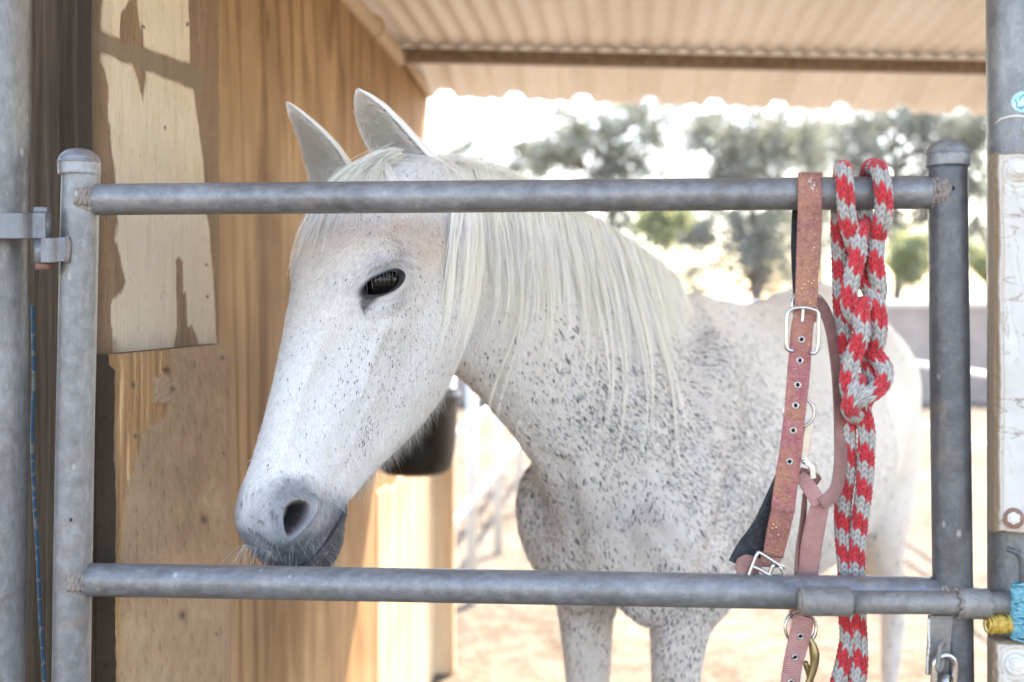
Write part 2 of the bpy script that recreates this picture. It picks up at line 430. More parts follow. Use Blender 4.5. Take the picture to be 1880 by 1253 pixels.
# eye
EC = (.006, -.001); ER = .0265; ED = .0775
EROT = -.66
def eye_uv(a, n):
    da, dn = a-EC[0], n-EC[1]; c, s = math.cos(EROT), math.sin(EROT)
    # u: towards front corner, v: towards brow
    return da*c-dn*s, da*s+dn*c
a_, n_, s_ = Hinv(V); u, v = eye_uv(a_, n_)
ES = s_[(np.hypot(a_-EC[0], n_-EC[1]) < .006)].max(); print('eye surface', ES)
near = (np.hypot(a_-EC[0], n_-EC[1]) < .02) & (s_ > .03); EP = V[near].mean(0); EN = np.linalg.svd(V[near]-EP)[2][2]; EN = EN if EN@hS > 0 else -EN; print('eye normal', EN@hA, EN@hN, EN@hS)
hw = .0265
top = .0145*np.sqrt(np.clip(1-(u/hw)**2, 0, 1)); bot = -.0105*np.sqrt(np.clip(1-((u-.002)/hw)**2, 0, 1))
din = np.where(v > 0, v/np.maximum(top, 1e-4), v/np.minimum(bot, -1e-4)); din = np.where(np.abs(u) > hw, 3, din)
rr_ = np.maximum(din, 0)
eyem = side*(np.abs(a_) < .07)*(s_ > 0)
edge = np.sqrt((u/hw)**2+np.where(v > 0, v/.0155, v/.0115)**2)
em2 = side*(np.abs(a_) < .08)*(np.abs(n_) < .06)
V = V+((.0055*np.exp(-((edge-1.14)/.13)**2)-.0035*np.exp(-((edge-1.5)/.16)**2)*(v > 0)-.017*sstep(edge, 1.04, .9)
        )*em2*sg)[:, None]*hS
for k, (ee, am) in enumerate(((1.75, .0016), (2.05, .0012))):
    V = V-(am*np.exp(-((edge-ee)/.07)**2)*em2*sg*sstep(v, 0, .01))[:, None]*hS
V = lap_plain(V, E, 2, .4, headm*(edge > 1.3)*(np.sqrt(q) > 1.3))
# folds and muscle edges on chest, shoulder and neck
me0.vertices.foreach_set('co', V.ravel()); me0.update(); NRM = np.empty(len(V)*3); me0.vertices.foreach_get('normal', NRM); NRM = NRM.reshape(-1, 3)
bx = 940+V[:, 0]/V[:, 1]*F; by = HY-(V[:, 2]-CAMZ)/V[:, 1]*F; front = (NRM*(np.array([0, 0, CAMZ])-V)).sum(1) > 0; frw = front*(1-headm)
br = np.zeros(len(V))
for l_, w__, d__ in (([(1040, 850), (1046, 905), (1058, 960), (1066, 1030), (1062, 1080)], 11, -.010), ([(1000, 880), (1020, 940), (1035, 1010), (1030, 1080)], 22, .006), ([(1085, 900), (1100, 980), (1110, 1050)], 26, .006),
        ([(1328, 720), (1338, 820), (1338, 920), (1318, 985), (1290, 1040), (1278, 1100)], 13, -.012), ([(1302, 700), (1310, 820), (1308, 910), (1285, 990), (1255, 1050)], 22, .007),
        ([(1190, 960), (1235, 1000), (1262, 1040)], 13, -.004), ([(1150, 980), (1170, 1060), (1180, 1120)], 14, -.005), ([(1262, 520), (1318, 610), (1345, 700)], 11, .005), ([(1215, 520), (1270, 620), (1300, 700)], 18, -.004),
        ([(905, 700), (960, 780), (1020, 860)], 16, -.004), ([(1130, 1125), (1150, 1150), (1180, 1160)], 9, .004), ([(1400, 560), (1440, 640), (1450, 760)], 40, -.004), ([(1600, 610), (1612, 720), (1590, 840)], 16, -.005),
        ([(1240, 1000), (1225, 1100), (1222, 1200)], 10, .003), ([(1095, 1060), (1085, 1150), (1078, 1240)], 10, .003), ([(1100, 720), (1180, 800), (1230, 900)], 45, .004)):
    br += d__*np.exp(-(line_d(bx, by, l_)/w__)**2)
br += .0022*smooth_noise(V*16, 301, 3)
V = V+(br*frw)[:, None]*NRM; V = lap_plain(V, E, 3, .5, frw)
me0.vertices.foreach_set('co', V.ravel()); me0.update()
# -------- pigment, with nostril shade painted in
def body_colors(V):
    a, n, s = Hinv(V); ab = np.abs(s); N = len(V)
    hm = sstep(a, -.30, -.16)*sstep(n, -.33, -.27)
    nz = smooth_noise(V*14, 11, 3); nz2 = smooth_noise(V*60, 12, 2); nz3 = smooth_noise(V*160, 13, 2)
    base = np.array([.73, .715, .70]); c = np.tile(base, (N, 1))
    cream = np.array([.70, .60, .50]); grey = np.array([.42, .43, .46]); dark = np.array([.035, .036, .042]); pink = np.array([.62, .47, .42])
    def bl(c, col, w): w = np.clip(w, 0, 1)[:, None]; return c*(1-w)+col*w
    c = bl(c, cream, (.10+.12*nz)*1)
    # dapple darker grey on shoulder
    d = (V-bC); t = d@bB; sb = d@bS
    sh = np.exp(-((t-.12)/.30)**2)*np.exp(-((V[:, 2]-1.12)/.30)**2)*(1-hm)
    c = bl(c, np.array([.52, .47, .44]), sh*(.40+.25*nz2+.2*nz))
    c = bl(c, np.array([.55, .47, .42]), (1-hm)*sstep(t, -.2, .05)*sstep(V[:, 2], .95, .75)*.30*(1+nz2))
    # forehead cream
    c = bl(c, cream, hm*np.exp(-((a+.085)/.045)**2)*(.65+.3*nz))
    c = bl(c, cream*.98, hm*np.exp(-((n-.05)/.02)**2)*np.exp(-((a+.02)/.12)**2)*(.3+.3*nz))
    # cool grey on the nose sides
    c = bl(c, grey, hm*np.exp(-((a-.13)/.10)**2)*np.exp(-((n+.07)/.05)**2)*(.18+.25*nz))
    # muzzle grey
    front = sstep(a+.35*(-n)*0, .27, .37)
    mz = hm*sstep(a+.10*nz*.3-.25*(n+.02)*.5, .30, .40)
    c = bl(c, grey, mz*(.65+.25*nz2))
    c = bl(c, np.array([.27, .27, .30]), hm*G2(.375, -.055, .055, .05, 0, a, n)*(.8+.3*nz2)*sstep(ab, -.01, .02))
    qn = np.sqrt(nostril_f(a, n))
    c = bl(c, np.array([.20, .20, .22]), hm*sstep(a+.6*np.clip(-n-.02, 0, .06)+.012*nz2, .365, .405)*sstep(n, .022, -.012)*(.9+.2*nz2))
    c = bl(c, np.array([.075, .075, .085]), hm*sstep(a+(-n)*.30+.012*nz2, .395, .425)*sstep(n, .02, -.02)*.95)
    c = bl(c, np.array([.11, .11, .125]), hm*(a > .27)*sstep(ab, .015, .03)*np.exp(-np.clip(qn-.9, 0, 9)**2/.16)*.9*sstep(a-.5*n, .325, .365))
    c = bl(c, np.array([.16, .13, .125]), hm*(a > .27)*sstep(ab, .015, .03)*sstep(qn, 1.12, .85))
    c = bl(c, dark, hm*(a > .27)*sstep(ab, .015, .03)*sstep(qn, .85, .45))
    # lips
    dmm = n-mouth_n(a)
    c = bl(c, np.array([.13, .13, .14]), hm*sstep(a, .302, .325)*np.exp(-((dmm+.006)/.011)**2)*(.9+.1*nz3))
    c = bl(c, np.array([.10, .10, .11]), hm*sstep(a, .31, .335)*sstep(dmm, .004, -.003)*sstep(dmm, -.034, -.020)*.9)
    c = bl(c, dark, hm*sstep(a, .302, .312)*np.exp(-(dmm/.0035)**2))
    # eye skin
    u, v = eye_uv(a, n); ed = np.sqrt((u/.0265)**2+np.where(v > 0, v/.0155, v/.0115)**2); on = hm*(ab > .03)*(np.abs(a) < .11)*(np.abs(n) < .09)
    c = bl(c, np.array([.22, .22, .24]), on*np.exp(-np.clip(ed-1.1, 0, 9)**2/.35)*(.38+.30*nz2)*(.45+.55*sstep(v, -.015, .012)))
    c = bl(c, np.array([.03, .028, .03]), on*sstep(ed, 1.36, 1.14))
    c = bl(c, np.array([.42, .42, .45]), on*np.exp(-((ed-2.3)/.5)**2)*sstep(v, .0, .02)*(.35+.45*nz3))
    c = c*np.where(hm[:, None] > .5, 1, np.array([1.0, .965, .925]))
    x, y = pq(V); w1 = nz2*7+nz*5+nz3*3
    def reg(poly, soft): return hm*sstep(-poly_sd(x, y, poly)+w1, -soft, soft)
    keep = (qn > 1.0)|(a < .30)
    c = bl(c, np.array([.56, .44, .34]), reg([(560, 400), (870, 395), (850, 450), (780, 470), (720, 440), (650, 445), (560, 480)], 32)*.38)
    c = bl(c, np.array([.25, .245, .26]), reg([(475, 900), (520, 874), (565, 878), (600, 908), (645, 912), (640, 945), (600, 1010), (500, 1010), (450, 960)], 20)*.70*keep)
    c = bl(c, np.array([.17, .175, .20]), reg([(528, 872), (560, 872), (575, 905), (580, 960), (560, 985), (520, 995), (495, 985), (492, 930), (505, 900)], 9)*.55*keep)
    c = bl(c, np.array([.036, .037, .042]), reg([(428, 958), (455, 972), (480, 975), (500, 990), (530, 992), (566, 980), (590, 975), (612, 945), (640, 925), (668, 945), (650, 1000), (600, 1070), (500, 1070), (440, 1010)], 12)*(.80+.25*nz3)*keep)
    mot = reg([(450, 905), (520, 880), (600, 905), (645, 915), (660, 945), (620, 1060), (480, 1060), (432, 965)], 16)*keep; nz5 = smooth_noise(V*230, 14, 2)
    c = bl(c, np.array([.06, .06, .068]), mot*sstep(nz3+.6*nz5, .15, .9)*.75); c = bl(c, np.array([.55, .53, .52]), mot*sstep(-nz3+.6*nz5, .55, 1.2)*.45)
    c = bl(c, np.array([.30, .30, .33]), reg([(452, 985), (470, 980), (500, 1010), (520, 1030), (490, 1030)], 8)*.5)
    c = bl(c, np.array([.25, .25, .28]), reg([(655, 512), (680, 478), (728, 462), (772, 490), (768, 530), (735, 562), (690, 582), (655, 575)], 16)*.50*(.6+.5*nz2)*(ed > 1.3))
    c = bl(c, np.array([.03, .03, .033]), reg([(660, 556), (668, 545), (682, 540), (690, 550), (678, 562), (668, 574)], 5)*.85)
    c = bl(c, np.array([.012, .011, .012]), hm*(a > .29)*(n < .03)*sstep(ab, .012, .025)*sstep(qn, .98, .80)*sstep(n, .012, -.012))  # nostril floor painted black, the shade of the hole put into colour
    c = bl(c, np.array([.13, .125, .13]), hm*(a > .29)*sstep(ab, .012, .025)*sstep(qn, 1.0, .85)*sstep(n, -.008, .010)*.8)
    return np.clip(c, .01, .9)
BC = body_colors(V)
me0.vertices.foreach_set('co', V.ravel()); me0.update()
def strands(S, rad, seg=3):
    """S: M,K,3 polylines; rad: M,K -> verts, quad faces array"""
    S = np.asarray(S); M, K = S.shape[:2]
    T = np.gradient(S, axis=1); T /= np.linalg.norm(T, axis=2, keepdims=True)+1e-9
    ref = np.array([.31, -.9, .3]); B = np.cross(T, ref); B /= np.linalg.norm(B, axis=2, keepdims=True)+1e-9; N = np.cross(T, B)
    a = np.linspace(0, 2*math.pi, seg, endpoint=False)
    Vv = S[:, :, None]+rad[:, :, None, None]*(np.cos(a)[None, None, :, None]*B[:, :, None]+np.sin(a)[None, None, :, None]*N[:, :, None])
    Vv = Vv.reshape(-1, 3)
    i = np.arange(M)[:, None, None]; k = np.arange(K-1)[None, :, None]; j = np.arange(seg)[None, None, :]; j2 = (j+1) % seg
    b = i*K*seg
    f = np.stack([b+k*seg+j, b+k*seg+j2, b+(k+1)*seg+j2, b+(k+1)*seg+j], -1).reshape(-1, 4)
    return Vv, f
def hair_ribbons(S, rad, out, roll):
    """S: M,K,3; rad: M,K half widths; out: M,3 facing direction; roll: M radians"""
    S = np.asarray(S); M, K = S.shape[:2]; T = np.gradient(S, axis=1); T /= np.linalg.norm(T, axis=2, keepdims=True)+1e-9
    o = np.asarray(out)[:, None]; B = np.cross(T, o); B /= np.linalg.norm(B, axis=2, keepdims=True)+1e-9; N = np.cross(B, T)
    c, s = np.cos(roll)[:, None, None], np.sin(roll)[:, None, None]; D = B*c+N*s
    V = np.stack([S-D*rad[..., None], S+D*rad[..., None]], 2).reshape(-1, 3); i = np.arange(M)[:, None]*K*2+np.arange(K-1)[None]*2
    return V, np.stack([i, i+1, i+3, i+2], -1).reshape(-1, 4)
horse = empty('horse', Bp(.7, 0, 0), 'white horse with dark flecks standing behind the gate with its head lowered', 'horse')
# coat material
m_coat = mat('horse_coat', (.7, .68, .66), .62, 0, .35); t = NT(m_coat)
at = t.new('ShaderNodeAttribute'); at.attribute_name = 'Col'
n1 = t.noise(420, 2, .6); n2 = t.noise(60, 3, .6)
c1 = t.mix(.35, at.outputs[0], t.ramp(n1, [(.3, .70), (.6, 1.0)]), 'MULTIPLY')
c1 = t.mix(.30, c1, t.ramp(n2, [(.3, (.72, .70, .70)), (.7, (1, 1, 1))]), 'MULTIPLY')
t.color(c1); t.bump(t.math('ADD', t.math('MULTIPLY', n1, .5), n2), .35, .003)
t.b.inputs['Sheen Weight'].default_value = .15
body = bpy.data.objects.new('body', me0); COL.objects.link(body); me0.materials.clear(); me0.materials.append(m_coat)
body.location = -Vector(horse.location); setparent(body, horse)
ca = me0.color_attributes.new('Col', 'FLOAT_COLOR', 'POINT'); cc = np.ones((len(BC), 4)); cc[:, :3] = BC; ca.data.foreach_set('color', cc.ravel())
me0.polygons.foreach_set('use_smooth', np.ones(len(me0.polygons), bool)); me0.update()
# surface lookup
bvh = BVHTree.FromObject(body, bpy.context.evaluated_depsgraph_get()) if False else None
_b = bmesh.new(); _b.from_mesh(me0); bvh = BVHTree.FromBMesh(_b); _b.free()
# eyes
m_eye = mat('eye_dark', (.004, .003, .003), .12, 0, .22)
m_lid = mat('eyelid_skin', (.03, .028, .03), .35)
for sgn in (1, -1):
    ec = H(EC[0], EC[1]-.001, ES)-EN*.0285
    if sgn < 0: ec = ec-2*hK*Hinv(ec)[2]*hS
    u_ = np.linspace(0, math.pi, 25)[1:-1]; a = np.linspace(0, 2*math.pi, 40, endpoint=False)
    VV = np.array([[math.cos(x), math.sin(x)*math.cos(y), math.sin(x)*math.sin(y)] for x in u_ for y in a])*.0300
    mesh_obj('eye', VV+ec, grid_faces(len(u_), 40), m_eye, horse)
# ears
m_ear = mat('ear_coat', (.72, .69, .66), .7, 0, .3); t = NT(m_ear)
at = t.new('ShaderNodeAttribute'); at.attribute_name = 'Col'; t.color(t.mix(.3, at.outputs[0], t.ramp(t.noise(300, 2), [(.3, .7), (.6, 1.0)]), 'MULTIPLY')); t.bump(t.noise(300, 2), .4, .002)
def ear(base, tip, f, curl, wmax, sgn, wp=(.85, .86, .93, 1.0, .90, .62, .30, .02)):
    base = np.array(base); tip = np.array(tip); ax = tip-base; L = np.linalg.norm(ax)
    f = nrm(f-np.dot(f, nrm(ax))*nrm(ax)); sd = np.cross(nrm(ax), f)
    ts = np.linspace(-.10, 1, 30); rings = []; cols = []; inner = []
    for tt in ts:
        wv = np.interp(tt, [-.10, 0, .15, .35, .55, .75, .9, 1], wp)*wmax
        dp = wv*np.interp(tt, [0, .3, 1], [1.15, .95, .75])
        c = base+ax*tt+sd*curl*math.sin(max(tt, 0)*math.pi)*L*.10+f*(.012*tt*tt-.25*dp)
        th = np.linspace(0, 2*math.pi, 36, endpoint=False); x = wv*np.sin(th); y = np.cos(th)
        front = y > 0; depth = np.interp(tt, [-.1, .02, .2, .6, 1], [-.6, -.1, .50, .45, .25])
        yy = np.where(front, -y*dp*depth, y*dp)+.0035*np.where(front, 1, 0)*np.sin(np.clip(th*1, 0, 7))*0
        yy = yy+np.where(front, .006*min(1, wv/.01), 0)
        rings.append(c+x[:, None]*sd+yy[:, None]*f)
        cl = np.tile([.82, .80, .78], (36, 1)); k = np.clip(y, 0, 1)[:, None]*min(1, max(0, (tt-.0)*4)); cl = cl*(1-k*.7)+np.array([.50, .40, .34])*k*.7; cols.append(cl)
        inner.append((c, wv, dp*depth))
    VV = np.vstack(rings)
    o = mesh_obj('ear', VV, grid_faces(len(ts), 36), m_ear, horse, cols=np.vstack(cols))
    # fuzz inside and along the rims
    S = []; 
    for k in range(2600):
        tt = rng.beta(1.2, 1.5)*.85+.02; i = int(tt*29*.9+2.6); i = min(i, 28); c, wv, dd = inner[i]
        x = rng.uniform(-1, 1); y = -math.sqrt(max(0, 1-x*x))*dd*.9
        if k < 0: x = rng.choice([-1, 1])*rng.uniform(.9, 1.0); y = .003
        p = c+x*wv*sd+(y+.004)*f
        d = nrm(nrm(ax)*.9+sd*(-x)*.9+f*.55+rng.normal(size=3)*.25); ln = rng.uniform(.014, .034)*(1 if k >= 250 else .35)*(1-.5*tt)
        S.append([p, p+d*ln*.5+f*.002, p+d*ln+nrm(ax)*ln*.25])
    S = np.array(S); rad = np.tile([.00048, .00040, .00012], (len(S), 1))
    Vs, Fs = strands(S, rad); mesh_obj('ear_hair', Vs, Fs, m_hairw, o)
def haircol(name, c, v=.12, rough=.5):
    m = mat(name, c, rough, 0, .4); t = NT(m)
    at = t.new('ShaderNodeAttribute'); at.attribute_name = 'Col'
    cc_ = t.mix(1.0, at.outputs[0], c, 'MULTIPLY'); t.color(cc_)
    tr = t.new('ShaderNodeBsdfTranslucent'); t.link(cc_, tr.inputs[0]); mx = t.new('ShaderNodeMixShader'); mx.inputs[0].default_value = .13
    t.link(t.b.outputs[0], mx.inputs[1]); t.link(tr.outputs[0], mx.inputs[2]); t.link(mx.outputs[0], t.n['Material Output'].inputs[0]); return m
m_hairw = mat('pale_hair', (.84, .80, .75), .5, 0, .4)
m_mane = haircol('mane_hair', (1, 1, 1))
hf = nrm([-.75, -.66, 0])
ear(P(774, 340, 1.83), P(662, 158, 1.765), nrm([-.55, -.83, 0]), -.8, .044, 1, (.95, .97, 1.0, 1.0, .91, .70, .38, .06))
ear(P(606, 345, 1.93), P(533, 183, 1.87), nrm([-.42, -.9, 0]), .5, .040, -1, (1.1, 1.1, 1.04, .90, .68, .44, .24, .05))
# =================================================================== SETTING
def lin(r, g, b): return tuple(((c/255+.055)/1.055)**2.4 if c > 10 else c/3294 for c in (r, g, b))
FD = nrm([.103, 1, 0]); FX = np.array([FD[1], -FD[0], 0])      # along the shed wall, and across it towards the stall
def wd(px, off=0): return (.760-off)/(.103+(940-px)/F)                       # depth of the wall plane at a pixel column
def Wp(px, py, off=0): return P(px, py, wd(px, off))
# ---- ground
m_g = mat('sand', (.50, .42, .32), .9, 0, .2); t = NT(m_g)
na = t.noise(9, 6, .6); nb = t.noise(1.1, 4, .6); nc = t.noise(45, 3, .6)
c = t.ramp(na, [(.40, (.035, .024, .015)), (.50, (.10, .078, .055)), (.60, (.20, .172, .143))])
c = t.mix(.5, c, t.ramp(nb, [(.40, (.07, .05, .034)), (.58, (.20, .172, .145))])); c = t.mix(.3, c, t.ramp(nc, [(.35, (.09, .065, .04)), (.6, (.27, .225, .175))]))
t.color(c); t.bump(t.math('ADD', t.math('MULTIPLY', na, 2), nc), .9, .03)
gx = np.linspace(-6, 8, 180); gy = np.linspace(-1, 17, 220); GX, GY = np.meshgrid(gx, gy, indexing='ij')
gp = np.stack([GX.ravel(), GY.ravel(), 0*GX.ravel()], 1)
gz = .016*smooth_noise(gp*3.2, 31, 4)+.012*smooth_noise(gp*9, 32, 3); fade = np.minimum.reduce([GX.ravel()+6, 8-GX.ravel(), GY.ravel()+1, 17-GY.ravel()]); gz = gz*np.clip(fade, 0, 1)-.004*0
gp[:, 2] = gz
mg = MB(); mg.add(gp, [(i*220+j, (i+1)*220+j, (i+1)*220+j+1, i*220+j+1) for i in range(179) for j in range(219)])
mg.add(np.array([[-6, -1, 0], [8, -1, 0], [8, 17, 0], [-6, 17, 0], [-300, -300, -.0], [300, -300, -.0], [300, 300, -.0], [-300, 300, -.0]]), [(0, 4, 5, 1), (1, 5, 6, 2), (2, 6, 7, 3), (3, 7, 4, 0)])
tag(mg.build('ground', m_g), kind='structure')
# ---- wood materials
def wood(name, cols, sc=30, stretch=.05, streak=.5, bump=.5, axis=2):
    m = mat(name, cols[1], .78, 0, .25); t = NT(m)
    scl = [1, 1, 1]; scl[axis] = stretch
    v = t.map(tuple(scl)); n1 = t.noise(sc, 8, .62, v, .6); n2 = t.noise(sc*4.5, 4, .6, v); n3 = t.noise(3.2, 3, .5)
    c = t.ramp(n1, [(.30, cols[0]), (.50, cols[1]), (.72, cols[2])])
    c = t.mix(streak, c, t.ramp(n2, [(.35, cols[0]), (.5, cols[1]), (.62, cols[2])]))
    c = t.mix(.35, c, t.ramp(n3, [(.35, cols[0]), (.65, cols[2])])); t.color(c)
    t.bump(t.math('ADD', n1, t.math('MULTIPLY', n2, .6)), bump, .004); return m
m_ply = wood('plywood', ((.15, .080, .034), (.33, .20, .095), (.50, .34, .19)), 7, .16, .22, .4)
t = NT(m_ply); wv = t.new('ShaderNodeTexWave'); wv.wave_type = 'BANDS'; wv.bands_direction = 'DIAGONAL'; wv.inputs['Scale'].default_value = 4.5; wv.inputs['Distortion'].default_value = 13; wv.inputs['Detail'].default_value = 3; wv.inputs['Detail Scale'].default_value = .9
t.link(t.map((1, 1.0, .16)), wv.inputs[0]); oc = t.b.inputs['Base Color'].links[0].from_socket; kn = t.ramp(t.vor(3.2, t.map((1, 1, .35))), [(.02, (.25, .2, .15)), (.06, (1, 1, 1))])
t.color(t.mix(.85, t.mix(t.ramp(t.noise(1.6, 2), [(.4, .15), (.6, .75)]), oc, t.ramp(wv.outputs[1], [(.12, (.50, .42, .33)), (.45, (1, 1, 1))]), 'MULTIPLY'), kn, 'MULTIPLY'))
m_timber = wood('weathered_timber', ((.016, .010, .006), (.068, .045, .028), (.13, .092, .060)), 30, .03, .6, 1.0)
m_dark = mat('dark_gap_wood', (.03, .02, .013), .9)
# ---- shed: plywood side wall
shed = empty('horse_shed', (-.5, 3.2, 0), 'open shed with tan plywood side wall and pale corrugated roof over the horse', 'shed')
def wall_panel(name, pts, th, m, res=None, parent=None, off=0):
    """pts: 4 wall pixels (near top, far top, far bottom, near bottom)"""
    f = np.array([Wp(x, y, off) for x, y in pts]); b = f-FX*th
    mb = MB(); mb.add(np.vstack([f, b]), [(0, 1, 2, 3)[::-1], (4, 5, 6, 7), (0, 4, 5, 1)[::-1], (1, 5, 6, 2)[::-1], (2, 6, 7, 3)[::-1], (3, 7, 4, 0)[::-1]])
    return mb.build(name, m, parent, smooth=False, bevel=.002)
def wz(px, z): return HY+(CAMZ-z)/wd(px)*F
ZT = 2.27
wall_panel('side_wall', [(330, wz(330, ZT)), (789, 168), (683, wz(683, .02)), (330, wz(330, .02))], .018, m_ply, parent=shed, off=-.004)
# roof sheets
m_roof = mat('roof_paint', (.70, .57, .42), .6, 0, .3); t = NT(m_roof)
v = t.map((1, .12, 1)); n1 = t.noise(5, 5, .6, v); n2 = t.noise(26, 4, .6)
c = t.ramp(n1, [(.3, (.70, .64, .56)), (.6, (.85, .83, .79))]); c = t.mix(.35, c, t.ramp(n2, [(.25, (.52, .41, .30)), (.42, (.85, .83, .79))])); t.color(c)
def sheet(name, prof, L0, R0, L1, R1, th=.0012, m=m_roof):
    """corrugated sheet between lines L0-R0 (near) and L1-R1 (far); prof(x) height by metres across"""
    L0, R0, L1, R1 = map(np.array, (L0, R0, L1, R1)); W = np.linalg.norm(R0-L0); xs = prof[0](W); n = len(xs)
    rows = []
    for s in np.linspace(0, 1, 14):
        a = L0+(L1-L0)*s; b = R0+(R1-R0)*s; rows.append(np.array([a+(b-a)*(x/W)+np.array([0, 0, prof[1](x)]) for x in xs]))
    V0 = np.vstack(rows); V1 = V0+np.array([0, 0, th]); mb = MB(); f = [(i*n+j, i*n+j+1, (i+1)*n+j+1, (i+1)*n+j) for i in range(13) for j in range(n-1)]
    k = len(V0); ff = f+[tuple(q+k for q in x[::-1]) for x in f]
    for j in range(n-1): ff += [(j, k+j, k+j+1, j+1), (13*n+j, 13*n+j+1, k+13*n+j+1, k+13*n+j)]
    mb.add(np.vstack([V0, V1]), ff); return mb.build(name, m, shed)
pit = .0675
sin_prof = (lambda W: np.arange(0, W, pit/8), lambda x: .0055*math.sin(2*math.pi*x/pit)+.0055)
def trap(x):
    r = (x+.10) % .25; d = abs(r-.125)
    return .030*float(np.clip((.042-d)/.022, 0, 1))+.008*float(np.clip((.012-abs(d-.0825))/.006, 0, 1))
trap_prof = (lambda W: np.sort(np.concatenate([np.arange(0, W, .25)+o-.10+.25 for o in (.0001, .02, .035, .047, .053, .078, .083, .105, .145, .167, .172, .197, .203, .215)])), trap)
pl = P(742, 98, 3.79); pr = P(1812, 119, 3.99); el = P(787, 181, 4.31); er = P(1812, 213, 4.73)
dP = pr-pl; dE = er-el
prf = pr+dP*1.3; erf = er+dE*1.15; plf = pl-dP*.10; elf = el-dE*.10  # roof extended unseen to the right to keep sky light off the rump
nearL = np.array([plf[0]-.103*2.9-.06, plf[1]-2.9, 2.42]); nearR = np.array([prf[0]-.103*2.9, prf[1]-3.3, 2.44])
sheet('roof_sheet', sin_prof, nearL, prf*0+nearR, plf+np.array([.0, .06, .021]), prf+np.array([0, .06, .021]))
sheet('roof_sheet', trap_prof, plf+np.array([0.01, -.05, .046]), prf+np.array([0, -.05, .046]), elf+[0, 0, .0], erf)
m_steel_br = mat('brown_steel', (.13, .085, .05), .6, .2); t = NT(m_steel_br); t.color(t.ramp(t.noise(40, 4), [(.3, (.12, .08, .05)), (.7, (.24, .17, .11))]))
q = MB(); q.add(*box((plf+prf)/2+np.array([0, 0, -.012]), (np.linalg.norm(prf-plf), .05, .043), np.array(Matrix.Rotation(math.atan2(dP[1], dP[0]), 3, 'Z'))))
q.build('purlin', m_steel_br, shed, smooth=False, bevel=.006)
q = MB(); r0 = P(742, 100, 3.80)+np.array([-.02, 0, -.012]); r1 = r0-np.array([.103*1.9, 1.9, -.03]); q.add(*tube([r1, (r0+r1)/2, r0], .03, 20))
q.add(*torus(P(693, 52, 3.32)+np.array([-.012, 0, .004]), FD, .031, .005)); q.build('rafter_pipe', mat('cream_rafter', (.50, .38, .24), .6), shed)
q = MB(); q.add(*tube([Wp(745, 112, .012), Wp(789, 176, .012)], .012, 10)); q.build('edge_trim', mat('trim_wood', (.52, .40, .27), .7), shed)
# ---- gridded boards with painted detail
def grid_board(name, pxr, zr, off, th, colfn, m, parent, res=.0022, disp=None):
    """board on the wall plane, wall pixels pxr=(near,far), heights zr=(bottom,top)"""
    A = P(pxr[0], HY, wd(pxr[0], off)); B = P(pxr[1], HY, wd(pxr[1], off)); L = np.linalg.norm(B-A)
    nu = int(L/res)+1; nz = int((zr[1]-zr[0])/(res*1.6))+1
    U, Z = np.meshgrid(np.linspace(0, 1, nu), np.linspace(zr[0], zr[1], nz), indexing='ij'); U = U.ravel(); Z = Z.ravel()
    B3 = A+U[:, None]*(B-A); B3[:, 2] = Z
    px = 940+B3[:, 0]/B3[:, 1]*F; py = HY-(Z-CAMZ)/B3[:, 1]*F
    c, d = colfn(px, py, B3, U*L, Z)
    V0 = B3+FX*d[:, None]
    f = np.array([(i*nz+j, (i+1)*nz+j, (i+1)*nz+j+1, i*nz+j+1) for i in range(nu-1) for j in range(nz-1)], dtype=np.int64)[:, ::-1]
    rim = [i*nz for i in range(nu)]+[(nu-1)*nz+j for j in range(1, nz)]+[i*nz+nz-1 for i in range(nu-2, -1, -1)]+[j for j in range(nz-2, 0, -1)]
    k = len(V0); Vb = V0[rim]*1.0; Vb = Vb-FX*th+FD*0; cb = c[rim]*.45
    Vr = V0[rim]; f2 = [(k+i, k+(i+1) % len(rim), k+len(rim)+(i+1) % len(rim), k+len(rim)+i) for i in range(len(rim))]
    VV = np.vstack([V0, Vr, Vb]); CC = np.vstack([c, cb, cb])
    fa = np.vstack([f, np.array(f2)])
    o = mesh_obj(name, VV, fa, m, parent, True, CC); return o
m_pb = mat('old_board', (.5, .4, .3), .75, 0, .25); t = NT(m_pb)
at = t.new('ShaderNodeAttribute'); at.attribute_name = 'Col'
v = t.map((1, 1, .12)); g1 = t.noise(60, 6, .7, v); g2 = t.noise(400, 2, .6)
t.color(t.mix(.5, t.mix(.4, at.outputs[0], t.ramp(t.noise(240, 3, .6, t.map((1, 1, .25))), [(.32, (.45, .38, .30)), (.42, (1, 1, 1))]), 'MULTIPLY'), t.ramp(g1, [(.3, (.66, .60, .54)), (.5, (1, 1, 1))]), 'MULTIPLY')); t.bump(t.math('ADD', g1, t.math('MULTIPLY', g2, .3)), .35, .002)
def blc(c, col, w): w = np.clip(w, 0, 1)[:, None]; return c*(1-w)+np.array(col)*w
